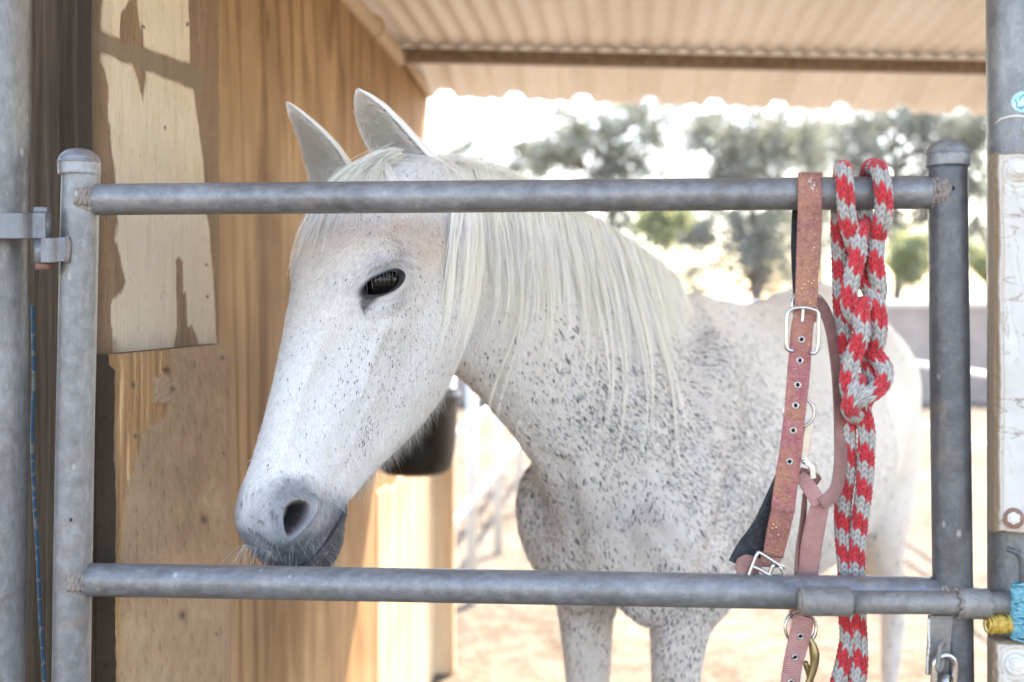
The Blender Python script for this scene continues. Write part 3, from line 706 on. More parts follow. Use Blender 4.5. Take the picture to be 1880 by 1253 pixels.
def painted(px, py, B, U, Z):
    n = len(px); q = np.stack([U*1.0, Z*.22, 0*U], 1); g = smooth_noise(q*60, 41, 4); g2 = smooth_noise(np.stack([U, Z, 0*U], 1)*45, 42, 4); g3 = smooth_noise(np.stack([U*3, Z*.5, 0*U], 1)*160, 43, 3)
    brown = np.array([.17, .105, .065]); c = np.tile(brown, (n, 1)); c = blc(c, (.26, .165, .095), .5+.6*g); c = blc(c, (.11, .075, .05), sstep(g3+g*.5, .2, .9)*.8)
    jag = g*9+g2*6+g3*4
    paint = (.55, .455, .33)
    left = np.interp(py, [-50, 60, 110, 150, 240, 280, 340, 400, 440, 520, 560, 640], [190, 186, 182, 200, 205, 203, 208, 216, 208, 226, 206, 210])
    right = np.interp(py, [-50, 0, 150, 300, 420, 560, 650], [345, 346, 352, 372, 384, 394, 398])
    m = sstep(px-left+jag, -2, 2)*sstep(right-px+jag*.35, -2, 2)
    m *= sstep(poly_sd(px, py, [(172, 50), (215, 70), (375, 128), (375, 172), (270, 130), (172, 92)])+jag*.25, -2, 3)        # where a batten was
    m *= sstep(poly_sd(px, py, [(222, 25), (240, 0), (222, -30), (245, -30), (262, 60), (264, 120), (262, 188), (248, 140), (232, 100), (220, 60)])+jag*.6, -2, 2)
    m *= sstep(poly_sd(px, py, [(322, 478), (328, 472), (334, 480), (336, 540), (341, 535), (344, 600), (352, 598), (362, 625), (362, 650), (318, 650), (324, 600)])+g3*1.5, -1, 1.2)
    pc = blc(np.tile(np.array(paint), (n, 1)), (.62, .53, .40), .4+.5*g2); pc = blc(pc, (.38, .28, .18), sstep(g, .1, 1)*.5); pc = blc(pc, (.52, .47, .39), sstep(py, 330, 450)*.6)
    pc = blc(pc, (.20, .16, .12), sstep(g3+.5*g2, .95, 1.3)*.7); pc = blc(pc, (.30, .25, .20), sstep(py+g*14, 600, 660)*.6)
    c = c*(1-m[:, None])+pc*m[:, None]
    c = blc(c, (.33, .27, .21), np.exp(-np.clip(poly_sd(px, py, [(172, 50), (215, 70), (375, 128), (375, 172), (270, 130), (172, 92)]), 0, 99)/3)*m*.3)
    band = sstep(-poly_sd(px, py, [(175, 55), (215, 75), (375, 130), (375, 170), (270, 128), (175, 90)]), -2, 2); c = blc(c, (.20, .155, .105), band*.75)
    c = blc(c, (.085, .055, .035), sstep(px, 200+g2*5, 172)*.8); c = blc(c, (.05, .035, .022), sstep(py+g*10, 600, 700)*sstep(px, 230, 210)*.8)
    for hx, hy, r in ((263, 50, 2.5), (302, 235, 2.2), (343, 45, 3), (380, 545, 2.5), (378, 487, 2)): c = blc(c, (.03, .02, .015), sstep(np.hypot(px-hx, (py-hy)*.8), r+1, r-1))
    d = .0008*m+.0008*g3*(1-m)+.0012*g*(1-m)-.003*sstep(px, 195+g2*7, 175)
    return c, d
boards = empty('painted_board', Wp(270, 1000), 'cream painted plywood strip with peeling brown patches on the shed wall beside the gate', 'board')
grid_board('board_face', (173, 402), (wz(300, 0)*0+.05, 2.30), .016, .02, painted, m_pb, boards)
def rough(px, py, B, U, Z):
    n = len(px); g = smooth_noise(np.stack([U*1.0+Z*.4, Z*.9, 0*U], 1)*40, 51, 4); g2 = smooth_noise(np.stack([U, Z, 0*U], 1)*16, 52, 3); g3 = smooth_noise(np.stack([U*1.0+Z*.5, Z-.3*U, 0*U], 1)*190, 53, 3)
    gs = smooth_noise(np.stack([U*5, Z*.35, 0*U], 1)*55, 54, 4); gw = smooth_noise(np.stack([U*.35+Z*.25, Z*1.3-U*.5, 0*U], 1)*75, 59, 4)
    c = np.tile([.29, .19, .112], (n, 1)); c = blc(c, (.41, .285, .18), .5+.6*g); c = blc(c, (.21, .14, .09), sstep(g2, .1, .9)*.7); c = blc(c, (.12, .08, .05), sstep(g3, .25, .8)*.65); c = blc(c, (.55, .44, .32), sstep(g3*.7+g, .45, 1.1)*.6); g4 = smooth_noise(np.stack([U+.8*Z, .12*Z-.1*U, 0*U], 1)*260, 58, 3); c = blc(c, (.52, .42, .31), sstep(g4, .7, 1.2)*.5); c = blc(c, (.14, .095, .06), sstep(-g4, .8, 1.2)*.5)
    c = blc(c, (.47, .365, .26), sstep(gw, .45, 1.0)*.55); c = blc(c, (.15, .105, .07), sstep(-gw, .6, 1.1)*.55)
    torn = sstep(-poly_sd(px, py, [(213, 640), (310, 640), (312, 690), (285, 695), (284, 740), (310, 745), (300, 770), (262, 800), (245, 880), (232, 900), (222, 1260), (213, 1260)])+gs*5+g*3, -2, 2)
    tc = blc(np.tile([.36, .21, .095], (n, 1)), (.24, .13, .06), sstep(gs, -.1, .6)*.9); tc = blc(tc, (.62, .42, .22), sstep(-gs, .2, .8)); 
    c = c*(1-torn[:, None])+tc*torn[:, None]
    st = sstep(-poly_sd(px, py, [(284, 695), (325, 690), (322, 745), (284, 740)])+g*2, -1, 1); c = blc(c, (.38, .26, .17), st*.7); c = blc(c, (.24, .155, .095), st*sstep(np.sin(py*1.1+g*3), .7, .95)*.6)
    c = blc(c, (.09, .06, .04), sstep(px, 222+gs*3, 213)*.85)
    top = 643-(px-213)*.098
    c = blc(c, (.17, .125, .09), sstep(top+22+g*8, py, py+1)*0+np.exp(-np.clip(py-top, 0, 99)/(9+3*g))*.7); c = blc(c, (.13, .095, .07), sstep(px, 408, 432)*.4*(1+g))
    for hx, hy, r in ((308, 680, 4), (316, 715, 5), (248, 707, 4), (253, 801, 3.5), (408, 657, 4), (430, 768, 2.5), (411, 833, 2.5), (375, 955, 7), (335, 1130, 8), (398, 1165, 3)): c = blc(c, (.06, .04, .028), np.exp(-(((px-hx)/r)**2+((py-hy)/(r*1.2))**2))*.9)
    d = .0014*g+.0012*g3*.8-.004*torn+.0015*gs*torn-.010*np.exp(-np.clip(py-top, 0, 99)/3.5)-.012*np.exp(-np.clip(432-px, 0, 99)/3.5)-.028*sstep(np.hypot(px-440, (py-612))+g*7, 46, 26)-.010*sstep(np.hypot(px-205, (py-655))+g*5, 30, 16)
    c = blc(c, (.50, .36, .20), (np.abs(smooth_noise(np.stack([U, Z, 0*U], 1)*70, 57, 2)-.1) < .012)*sstep(px, 300, 320)*sstep(py, 760, 640)*.7)
    return c, d
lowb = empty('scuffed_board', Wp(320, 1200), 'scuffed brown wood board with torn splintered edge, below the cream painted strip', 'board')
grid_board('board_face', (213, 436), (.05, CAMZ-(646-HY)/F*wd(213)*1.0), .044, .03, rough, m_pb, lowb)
# timber post behind the gate
tp = empty('timber_post', P(110, 1253, 1.72)*[1, 1, 0], 'dark weathered square timber post between the steel hinge post and the painted board', 'post')
def timber(xl, xr, d, name, z0=.0, z1=2.3, amp=.002):
    A = P(xl, HY, d); B = P(xr, HY, d); nu = 40; nz = 220; U, Z = np.meshgrid(np.linspace(0, 1, nu), np.linspace(z0, z1, nz), indexing='ij'); U = U.ravel(); Z = Z.ravel()
    V0 = A+U[:, None]*(B-A); V0[:, 2] = Z; gsn = smooth_noise(np.stack([U*4, Z*.3, 0*U], 1)*4, 61, 4); V0[:, 1] += amp*gsn
    V0[:, 0] += (U > .99)*.004*smooth_noise(np.stack([Z, 0*Z, 0*Z], 1)*20, 62, 4)
    V1 = V0.copy(); V1[:, 1] += .09; k = len(V0); mb = MB(); f = [(i*nz+j, (i+1)*nz+j, (i+1)*nz+j+1, i*nz+j+1) for i in range(nu-1) for j in range(nz-1)]
    rim = [i*nz for i in range(nu)]+[(nu-1)*nz+j for j in range(1, nz)]+[i*nz+nz-1 for i in range(nu-2, -1, -1)]+[j for j in range(nz-2, 0, -1)]
    f += [(rim[i], k+rim[i], k+rim[(i+1) % len(rim)], rim[(i+1) % len(rim)]) for i in range(len(rim))]
    mb.add(np.vstack([V0, V1]), f); return mb.build(name, m_timber, tp)
timber(30, 158, 1.66, 'post_timber'); 
m_bark = wood('bark_edge', ((.02, .012, .007), (.075, .042, .022), (.20, .11, .055)), 60, .12, .6, 1)
zz = np.linspace(0, 2.3, 120); ex = 176+6*np.sin(zz*9)+4*np.sin(zz*23); q = MB()
path = np.array([P(171, HY, 1.632)+[0, 0, 0] for z in zz]); path[:, 2] = zz; path[:, 0] += .004*np.sin(zz*11)+.003*np.sin(zz*31)+.0035*(1.2-zz)*0; path[:, 0] += np.interp(zz, [0, 1.2, 2.3], [.02, .006, -.006])
q.add(*tube(path, np.stack([.010+.003*np.sin(zz*17)+.002*np.sin(zz*41), .014+.004*np.sin(zz*13)], 1), 14, up=(0, 1, 0))); q.build('splintered_edge', m_bark, tp)
# lying-open blue cord by the hinge post
q = MB(); pth = cr([P(60, 560, 1.60), P(62, 700, 1.60), P(59, 800, 1.60), P(62, 900, 1.60), P(68, 1000, 1.60), P(74, 1130, 1.60), P(84, 1290, 1.60)], 8); q.add(*tube(pth, .0028, 8))
m_bl = mat('blue_cord', (.03, .10, .16), .7); t = NT(m_bl); t.color(t.ramp(t.math('SINE', t.math('MULTIPLY', t.math('ADD', t.noise(30, 2), t.noise(6, 1)), 30)), [(.45, (.03, .09, .15)), (.6, (.16, .17, .17))]))
tag(q.build('cord', m_bl), 'thin blue cord hanging down the gap between the hinge post and the timber post', 'cord')
# ---- sunlit planks past the shed wall
pk = empty('plank_fence', Wp(760, 1000)*[1, 1, 0], 'low sunlit board fence running on past the end of the plywood wall', 'fence')
m_pale = wood('pale_plank', ((.34, .22, .12), (.55, .42, .28), (.66, .54, .40)), 22, .05, .4, .6)
x0 = 690; ds = np.linspace(3.44, 4.42, 7)
for i in range(6):
    A = np.array([-.593+.103*(ds[i]-1.62), ds[i], 0]); B = np.array([-.593+.103*(ds[i+1]-.012-1.62), ds[i+1]-.012, 0]); hh = .88+.02*math.sin(i*5)
    mbx = MB(); f = [A, B, B+[0, 0, hh], A+[0, 0, hh]]; mbx.add(np.vstack([f, np.array(f)-FX*.02]), [(0, 1, 2, 3), (7, 6, 5, 4), (0, 4, 5, 1), (1, 5, 6, 2), (2, 6, 7, 3), (3, 7, 4, 0)])
    mbx.build('plank', m_pale, pk, smooth=False, bevel=.002)
q = MB(); c = np.array([-.593+.103*(4.5-1.62), 4.5, 0])+FX*.02; q.add(*box(c+[0, 0, .5], (.10, .10, 1.0))); q.build('end_post', m_pale, pk, smooth=False, bevel=.004)
# pipe panel fence further on
m_wpipe = mat('pale_pipe', (.62, .62, .60), .45, .2)
pf = empty('pipe_fence', (-.25, 5, 0), 'pale pipe corral fence receding behind the horse, seen below its jaw', 'fence')
q = MB()
for z in (.50, .88, 1.25):
    a = np.array([-.593+.103*(4.75-1.62), 4.75, z]); b = a+FD*5.5; q = MB(); q.add(*cyl(a, b, .021)); q.build('rail', m_wpipe, pf)
for d in (4.8, 5.5, 6.6, 7.9, 9.4):
    q = MB(); a = np.array([-.593+.103*(d-1.62), d, 0]); q.add(*cyl(a, a+[0, 0, 1.35], .026)); q.build('upright', m_wpipe, pf)
pf2 = empty('pipe_fence', (2.64, 7, 0), 'white three rail pipe fence behind the horse rump at the right', 'fence')
for z in (.67, 1.055, 1.45):
    q = MB(); q.add(*tube(cr([(2.62, 5.2, z), (2.64, 8, z+.002), (2.70, 14, z)], 4), .018, 14)); q.build('rail', m_wpipe, pf2)
for d in (9.2, 13.5):
    q = MB(); q.add(*cyl((2.66, d, 0), (2.66, d, 1.55), .022)); q.build('upright', m_wpipe, pf2)
# back wall
m_bw = mat('block_wall', (.33, .26, .22), .85); t = NT(m_bw); t.color(t.ramp(t.noise(2.5, 4), [(.3, (.26, .205, .18)), (.7, (.38, .31, .27))]))
bw = empty('yard_wall', (4, 16.6, 0), 'long low brownish wall at the far side of the yard below the trees', 'wall')
q = MB(); q.add(*box((4, 16.8, .70), (40, .2, 1.40))); q.build('wall_face', m_bw, bw, smooth=False)
q = MB(); q.add(*box((4, 16.8, 1.45), (40, .3, .10))); q.build('wall_cap', mat('cap_concrete', (.55, .53, .50), .8), bw, smooth=False)
# feed tub
m_blk = mat('black_rubber', (.018, .017, .016), .42); t = NT(m_blk); t.color(t.ramp(t.noise(14, 4), [(.45, (.008, .008, .008)), (.75, (.03, .026, .022))]))
tc = P(762, 800, 3.2); q = MB(); prof = [(0, .972), (.06, .972), (.088, .977), (.102, .99), (.110, 1.02), (.116, 1.08), (.122, 1.18), (.132, 1.185), (.132, 1.195), (.118, 1.195), (.108, 1.05), (.09, 1.0), (0, .99)]
a = np.linspace(0, 2*math.pi, 48, endpoint=False); rr = cr(prof, 4); VV = np.vstack([np.stack([tc[0]+r*np.cos(a), tc[1]+r*np.sin(a), np.full(48, z)], 1) for r, z in rr]); q.add(VV, grid_faces(len(rr), 48, True, False)); 
fb = empty('feed_tub', (tc[0], tc[1], .97), 'black rubber feed tub hanging on the shed wall behind the horse jaw', 'bucket'); q.build('tub', m_blk, fb)
q = MB(); q.add(*box((tc[0]-.135, tc[1], 1.13), (.03, .12, .09))); q.build('bracket', m_steel_br, fb, smooth=False, bevel=.003)
# ---- trees
m_tr = mat('tree_bark', (.14, .11, .09), .85)
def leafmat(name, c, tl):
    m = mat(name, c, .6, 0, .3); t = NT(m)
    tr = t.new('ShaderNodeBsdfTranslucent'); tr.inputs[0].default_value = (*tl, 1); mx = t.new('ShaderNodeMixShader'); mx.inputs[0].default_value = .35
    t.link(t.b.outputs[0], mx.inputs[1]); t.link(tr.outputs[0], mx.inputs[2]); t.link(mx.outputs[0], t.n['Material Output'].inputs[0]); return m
LM = {'grey': leafmat('leaf_grey', (.33, .34, .305), (.26, .28, .20)), 'dark': leafmat('leaf_dark', (.29, .30, .27), (.21, .23, .16)), 'lime': leafmat('leaf_lime', (.25, .28, .17), (.36, .40, .20))}  # grey and dark leaves paled to stand in for haze over the trees
def tree(px, d, clumps, kind, label, lh=.13, n=330, group='trees beyond the yard wall', cat='tree', name='gum_tree'):
    base = P(px, HY, d)*[1, 1, 0]; root = empty(name, base, label, cat, group)
    ys = [c[1] for c in clumps]; top = P(px, min(ys), d)[2]
    q = MB(); tr = cr([base, base+[.1, 0, top*.4], P(px, (min(ys)+max(ys))/2, d), P(px+6, min(ys)+10, d)], 5); sc = d/2089
    q.add(*tube(tr, np.linspace(.16, .03, len(tr)), 10))
    L = []
    clumps = list(clumps)+[(cx+rng.normal()*r*.7, cy+rng.normal()*r*.6, r*.85) for cx, cy, r in clumps]
    for cx, cy, r in clumps:
        c = P(cx, cy, d+rng.uniform(-.8, .8)); r = r*sc; j = tr[min(len(tr)-2, max(2, int(np.argmin(np.abs(tr[:, 2]-(c[2]-r*1.2))))))]
        q.add(*tube(cr([j, (j+c)/2+[0, 0, -.1*r], c+[0, 0, r*.3]], 4), np.linspace(.055, .012, 9), 6))
        for k in range(max(6, int(16*r))):
            sc_ = c+rng.normal(size=3)*r*.72*[1.25, 1, .9]; q.add(*tube([c, (c+sc_)/2+[0, 0, .05], sc_], [.014, .010, .006], 5))
            m_ = int(n*r*.66*rng.uniform(.3, 1.4)); L.append(sc_+rng.normal(size=(m_, 3))*r*rng.uniform(.2, .55))
    q.build('trunk', m_tr, root)
    C = np.vstack(L); M = len(C); d1 = rng.normal(size=(M, 3)); d1 /= np.linalg.norm(d1, axis=1)[:, None]; d2 = np.cross(d1, rng.normal(size=(M, 3))); d2 /= np.linalg.norm(d2, axis=1)[:, None]
    l = lh*rng.uniform(.6, 1.3, M)[:, None]; VV = np.stack([C-d1*l*.5, C+d2*l*.22, C+d1*l*.5, C-d2*l*.22], 1).reshape(-1, 3)
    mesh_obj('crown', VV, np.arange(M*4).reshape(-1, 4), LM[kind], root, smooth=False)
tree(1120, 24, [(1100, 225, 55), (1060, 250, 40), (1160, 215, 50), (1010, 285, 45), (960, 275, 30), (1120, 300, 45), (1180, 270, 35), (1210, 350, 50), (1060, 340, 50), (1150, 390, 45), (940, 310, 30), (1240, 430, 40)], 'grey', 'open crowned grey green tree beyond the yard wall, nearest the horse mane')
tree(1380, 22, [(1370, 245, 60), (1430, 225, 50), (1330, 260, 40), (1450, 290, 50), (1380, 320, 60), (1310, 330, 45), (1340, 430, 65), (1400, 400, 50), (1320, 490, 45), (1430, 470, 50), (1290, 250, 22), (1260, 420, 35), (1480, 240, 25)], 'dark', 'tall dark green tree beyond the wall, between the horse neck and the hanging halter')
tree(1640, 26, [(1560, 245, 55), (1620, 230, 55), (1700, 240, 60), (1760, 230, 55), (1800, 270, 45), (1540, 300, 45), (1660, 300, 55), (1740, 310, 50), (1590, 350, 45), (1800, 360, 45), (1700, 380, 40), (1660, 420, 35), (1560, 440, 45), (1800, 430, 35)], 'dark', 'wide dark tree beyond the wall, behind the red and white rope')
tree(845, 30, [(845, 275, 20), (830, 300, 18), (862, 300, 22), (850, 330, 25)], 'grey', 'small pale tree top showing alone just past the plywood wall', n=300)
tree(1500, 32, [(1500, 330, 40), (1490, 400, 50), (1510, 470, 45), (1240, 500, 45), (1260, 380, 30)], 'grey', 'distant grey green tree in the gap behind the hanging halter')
def shrub(px, py, r, d, kind, label):
    root = empty('shrub', P(px, HY, d)*[1, 1, 0], label, 'shrub', 'shrubs along the yard wall'); sc = d/2089; c = P(px, py, d); rr = r*sc
    q = MB()
    for k in range(6): q.add(*tube([P(px, HY, d)*[1, 1, 0], c+rng.normal(size=3)*rr*.5], [.03, .008], 6))
    q.build('stem', m_tr, root)
    C = np.vstack([c+rng.normal(size=3)*rr*.42+rng.normal(size=(220, 3))*rr*.25 for k in range(9)]); M = len(C); d1 = rng.normal(size=(M, 3)); d1 /= np.linalg.norm(d1, axis=1)[:, None]; d2 = np.cross(d1, rng.normal(size=(M, 3))); d2 /= np.linalg.norm(d2, axis=1)[:, None]; l = .11
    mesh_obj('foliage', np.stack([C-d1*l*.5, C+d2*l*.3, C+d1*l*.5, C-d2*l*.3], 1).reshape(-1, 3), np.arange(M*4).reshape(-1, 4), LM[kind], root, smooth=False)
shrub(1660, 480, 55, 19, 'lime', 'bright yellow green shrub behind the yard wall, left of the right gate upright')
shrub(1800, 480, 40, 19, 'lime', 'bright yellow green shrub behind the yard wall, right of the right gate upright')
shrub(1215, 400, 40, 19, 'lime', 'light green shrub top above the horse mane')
# =================================================================== GATE
def steel(name, b1, b2, b3, met=.35, rough=.42, rust=.0, sc=1):
    m = mat(name, b2, rough, met, .5); t = NT(m)
    n1 = t.noise(9*sc, 6, .6); n2 = t.noise(55*sc, 5, .65); n3 = t.noise(300, 2, .5)
    c = t.ramp(n1, [(.25, b1), (.5, b2), (.78, b3)]); n4 = t.noise(150*sc, 4, .7, t.map((.35, 1, .35))); c = t.mix(.22, c, t.ramp(n2, [(.36, b1), (.52, b2), (.66, b3)])); c = t.mix(.30, c, t.ramp(n4, [(.36, b1), (.5, b2), (.62, b3)]))
    sp = t.vor(130, out=0); spm = t.ramp(sp, [(.06, 1), (.13, 0)]); spr = t.math('MULTIPLY', spm, t.ramp(t.noise(25, 2), [(.52, 0), (.60, 1)]))
    c = t.mix(spr, c, (.05, .045, .04))
    wsp = t.math('MULTIPLY', t.ramp(t.vor(38, t.map((1, 1, .6), loc=(3, 1, 2))), [(.07, 1), (.16, 0)]), t.ramp(t.noise(12, 3), [(.54, 0), (.60, 1)])); c = t.mix(t.math('MULTIPLY', wsp, .75), c, (.40, .39, .37))
    rs = t.math('MULTIPLY', t.ramp(t.noise(17, 5, .65, t.map((1, 1, 1), loc=(5, 5, 5))), [(.60, 0), (.72, 1)]), rust); c = t.mix(rs, c, (.26, .17, .11))
    t.color(c); t.link(t.ramp(n2, [(.3, rough-.08), (.7, rough+.15)]), t.b.inputs['Roughness']); t.bump(t.math('ADD', n2, t.math('MULTIPLY', n3, .5)), .3, .0025); return m
m_galv = steel('galvanised_steel', (.10, .096, .094), (.19, .189, .19), (.32, .317, .315), rust=.35)
m_galvd = steel('darker_galvanised', (.050, .051, .053), (.10, .101, .105), (.175, .175, .18), rust=.3)
m_weld = steel('weld_steel', (.12, .09, .075), (.20, .165, .14), (.30, .26, .225), .1, .6, 1.0, 2)
m_hole = mat('drilled_hole', (.006, .006, .006), .9)
def gd(px): return 1.5+(px-147)/(1745-147)*(1.42-1.5)
GD = lambda px, py, o=0: P(px, py, gd(px)+o)
gate = empty('pipe_gate', GD(147, 1253)*[1, 1, 0]+[0, 0, .25], 'grey galvanised pipe gate with dome capped uprights in front of the white horse', 'gate')
TR = .0207
def blob_ring(c, axis, r, rt, seed, amp=.25, ell_=None):
    axis = nrm(axis); u = nrm(np.cross(axis, (0.1, .3, 1))); v = np.cross(axis, u); n = 72; a = np.linspace(0, 2*math.pi, n, endpoint=False); g = np.random.default_rng(seed)
    path = np.asarray(c)+r*(np.cos(a)[:, None]*u+np.sin(a)[:, None]*v)+axis*(.0015*np.sin(a*9+seed))[:, None]
    rr = rt*(1+amp*np.sin(a*17+seed)+amp*.6*g.normal(size=n)); return tube(path, rr, 8, up=axis, closed=True)
for nm, rows in (('left', [(149, 308), (146, 420), (143, 560), (138, 800), (134, 1040), (131, 1253), (129, 1390)]), ('right', [(1739, 300), (1741, 420), (1744, 700), (1748, 1000), (1751, 1253), (1753, 1420)])):
    q = MB(); q.add(*tube(cr([GD(x, y) for x, y in rows], 6), .0243 if nm == 'left' else .0240, 40)); q.build('upright', m_galv if nm == 'left' else m_galvd, gate)
    x0, y0 = (146, 322) if nm == 'left' else (1740, 306); b = GD(x0, y0); s = gd(x0)/F
    prof = [(.0262, 0), (.0268, .003), (.0268, 21*s), (.0275, 23*s), (.0272, 25*s), (.0262, 27*s), (.0245, 34*s), (.019, 42*s), (.011, 47.5*s), (.001, 49.5*s)]
    a = np.linspace(0, 2*math.pi, 48, endpoint=False); rr = cr(prof, 4); lean = np.array([-.02 if nm == 'left' else 0.0, 0, 1]); q = MB()
    q.add(np.vstack([b+lean*z+np.stack([r*np.cos(a), r*np.sin(a), 0*a], 1) for r, z in rr]), grid_faces(len(rr), 48))
    q.build('post_cap', steel('cap_steel', (.15, .15, .155), (.24, .24, .245), (.34, .34, .345), .45, .38, .4) if nm == 'left' else m_galv, gate)
rails = (((150, 367), (1742, 354)), ((138, 1064), (1742, 1092)))
for i, (p, q_) in enumerate(rails):
    q = MB(); a = GD(*p); b = GD(*q_); q.add(*tube([a+(b-a)*t for t in np.linspace(0, 1, 24)], TR if i == 0 else .0216, 40)); q.build('rail', m_galv, gate)
q = MB(); q.add(*cyl(GD(131, 1350)*1, GD(1751, 1380), TR, 32)); q.build('rail', m_galv, gate)
for (x, y), ax, r in (((172, 366), 1, .0235), ((159, 1064), 1, .0235), ((1712, 354), -1, .0235), ((1728, 1090), -1, .0235)):
    q = MB(); d = nrm(GD(1742, 354)-GD(150, 367)); c = GD(x, y)
    for k, (o, rt) in enumerate(((.002, .0026), (-.003, .0036), (-.008, .0040), (-.012, .004))): q.add(*blob_ring(c+d*ax*o, d, TR-.0012+.0012*k, rt, int(x)+k, .12))
    q.build('weld', m_weld, gate)
for x, y, r in ((927, 358, 4.2), (1749, 346, 4.2), (129, 955, 3.5), (118, 1061, 3.5), (111, 1216, 4), (1762, 1036, 4), (124, 342, 2.5), (131, 358, 2.2)):
    q = MB(); d = gd(x); horiz = x == 927; cy = 358 if horiz else None
    cx_ = np.interp(y, [300, 1253], [147, 131] if x < 500 else [1739, 1751]); R_ = .0243 if x < 500 else .024
    off = (x-cx_)/F*d if not horiz else 0; dep = math.sqrt(max(1e-6, R_**2-off**2)) if not horiz else TR*.999
    c = P(x, y, d-dep-.0002); q.add(*cyl(c+[0, -.0003, 0], c+[0, .004, 0], r/F*d, 16)); q.build('drill_hole', m_hole, gate)
# hinge
m_hinge = steel('hinge_steel', (.10, .10, .11), (.16, .165, .18), (.23, .235, .25), .4, .42, .6)
hg = empty('gate_hinge', P(78, 440, 1.47), 'steel strap hinge with vertical pin joining the gate to the left post', 'hinge')
q = MB(); q.add(*cyl(P(78, 438, 1.470), P(77, 391, 1.470), .0112, 28)); q.build('upper_barrel', m_hinge, hg)
q = MB(); q.add(*cyl(P(79, 483, 1.470), P(79, 439, 1.470), .0115, 28)); q.build('lower_barrel', m_hinge, hg)
def strap(path, h, th, up=(0, 0, 1)):
    """flat strap along path, height h (m), thickness th"""
    p = np.asarray(path, float); T = np.gradient(p, axis=0); T /= np.linalg.norm(T, axis=1)[:, None]; u = np.asarray(up, float); n = np.cross(T, u); n /= np.linalg.norm(n, axis=1)[:, None]
    V = np.concatenate([p[:, None]+(a*h/2*u+b*th/2*n[:, None]) for a, b in ((1, 1), (1, -1), (-1, -1), (-1, 1))], 1).reshape(-1, 3); return V, grid_faces(len(p), 4)
q = MB(); q.add(*strap(cr([P(-30, 415, 1.432), P(15, 415, 1.432), P(40, 415, 1.438), P(58, 415, 1.455), P(72, 415, 1.458), P(84, 415, 1.458)], 5), 47/F*1.45, .004)); q.build('strap_plate', m_hinge, hg, smooth=False, bevel=.001)
q = MB(); q.add(*strap(cr([P(76, 460, 1.459), P(92, 460, 1.458), P(106, 459, 1.468), P(122, 458, 1.474)], 5), 46/F*1.45, .004)); q.build('strap_plate', m_hinge, hg, smooth=False, bevel=.001)
q = MB(); q.add(*cyl(P(76.5, 391, 1.47), P(76.5, 381, 1.47), .0102, 6, bev=.001)); q.build('pin_head', m_hinge, hg, smooth=False)
q = MB(); q.add(*cyl(P(79, 496, 1.47), P(79, 483, 1.47), .0098, 20)); q.build('pin_end', mat('rusty_pin', (.20, .10, .075), .7, .2), hg)
q = MB(); q.add(*tube([P(124, 434, 1.474), P(126, 450, 1.4735), P(125, 468, 1.4735), P(122, 482, 1.474)], [.0022, .0034, .003, .004], 10)); q.build('weld', m_weld, hg)
# hinge post
hp = empty('hinge_post', P(-8, 1253, 1.5)*[1, 1, 0], 'thick grey galvanised steel post at the left edge carrying the gate hinge', 'post')
q = MB(); q.add(*tube(cr([P(-14+x, y, 1.50) for x, y in ((8, -720), (4, -60), (3, 200), (1, 420), (0, 700), (-4, 1000), (-8, 1253), (-10, 1420))], 6), .0450, 48)); q.build('post_tube', m_galv, hp)
m_wp = mat('chipped_paint', (.66, .62, .54), .7)
def patch_on_cyl(c0, r, ang, zc, wa, hz, seed, m, parent, name):
    """ragged paint smear lying on a vertical tube"""
    g = np.random.default_rng(seed); n = 40; a = np.linspace(0, 2*math.pi, n, endpoint=False); k = 1+.28*np.sin(a*3+seed)+.16*g.normal(size=n)
    rings = []
    for s in (0, .35, .7, 1): rings.append(np.stack([ang+wa*k*s*np.cos(a), zc+hz*k*s*np.sin(a)], 1))
    rg = np.vstack(rings[1:]); rg = np.vstack([[[ang, zc]], rg]); Vv = np.stack([c0[0]+(r+.0004)*np.sin(rg[:, 0]), c0[1]-(r+.0004)*np.cos(rg[:, 0]), rg[:, 1]], 1)
    f = [(0, 1+i, 1+(i+1) % n) for i in range(n)]+[(1+j*n+i, 1+(j+1)*n+i, 1+(j+1)*n+(i+1) % n, 1+j*n+(i+1) % n) for j in range(2) for i in range(n)]
    mb = MB(); mb.add(Vv, f); return mb.build(name, m, parent)
hc = P(-13, 420, 1.5)
for k, (x, y, wa, hz) in enumerate(((0, 418, .30, .022), (1, 455, .16, .013), (3, 612, .05, .022), (5, 640, .05, .02), (12, 745, .04, .004), (2, 565, .03, .006))): patch_on_cyl(P(-14, y, 1.5), .045 if y > 440 or y < 390 else .0475+.018, math.asin(min(.95, (x+14)/F*1.45/.045)) if k else .28, P(0, y, 1.45)[2], wa if k else .22, hz if k else .017, k+3, m_wp, hp, 'paint_chip')
# right post, boards, sticker
rp = empty('latch_post', P(1863, 1253, 1.43)*[1, 1, 0], 'thick dark grey steel post at the right edge with a round blue sticker', 'post')
RC = 1865; RD = 1.43; RR = .0345
q = MB(); q.add(*tube([P(RC-4, -800, RD), P(RC-1, -60, RD), P(RC, 300, RD), P(RC+1, 700, RD), P(RC+2, 1253, RD), P(RC+3, 1420, RD)], RR, 48)); q.build('post_tube', m_galv, rp)
def on_post(px, py, lift=.0004):
    sx = (px-RC)/F*(RD-RR*.8)/RR; sx = float(np.clip(sx, -.98, .98)); return np.array([P(RC, HY, RD)[0]+(RR+lift)*sx, RD-(RR+lift)*math.sqrt(1-sx*sx), P(px, py, RD-RR*.9)[2]])
m_stk = mat('blue_sticker', (.36, .62, .76), .35); t = NT(m_stk); t.color(t.ramp(t.noise(90, 3), [(.35, (.22, .52, .70)), (.55, (.42, .68, .80)), (.7, (.66, .80, .86))]))
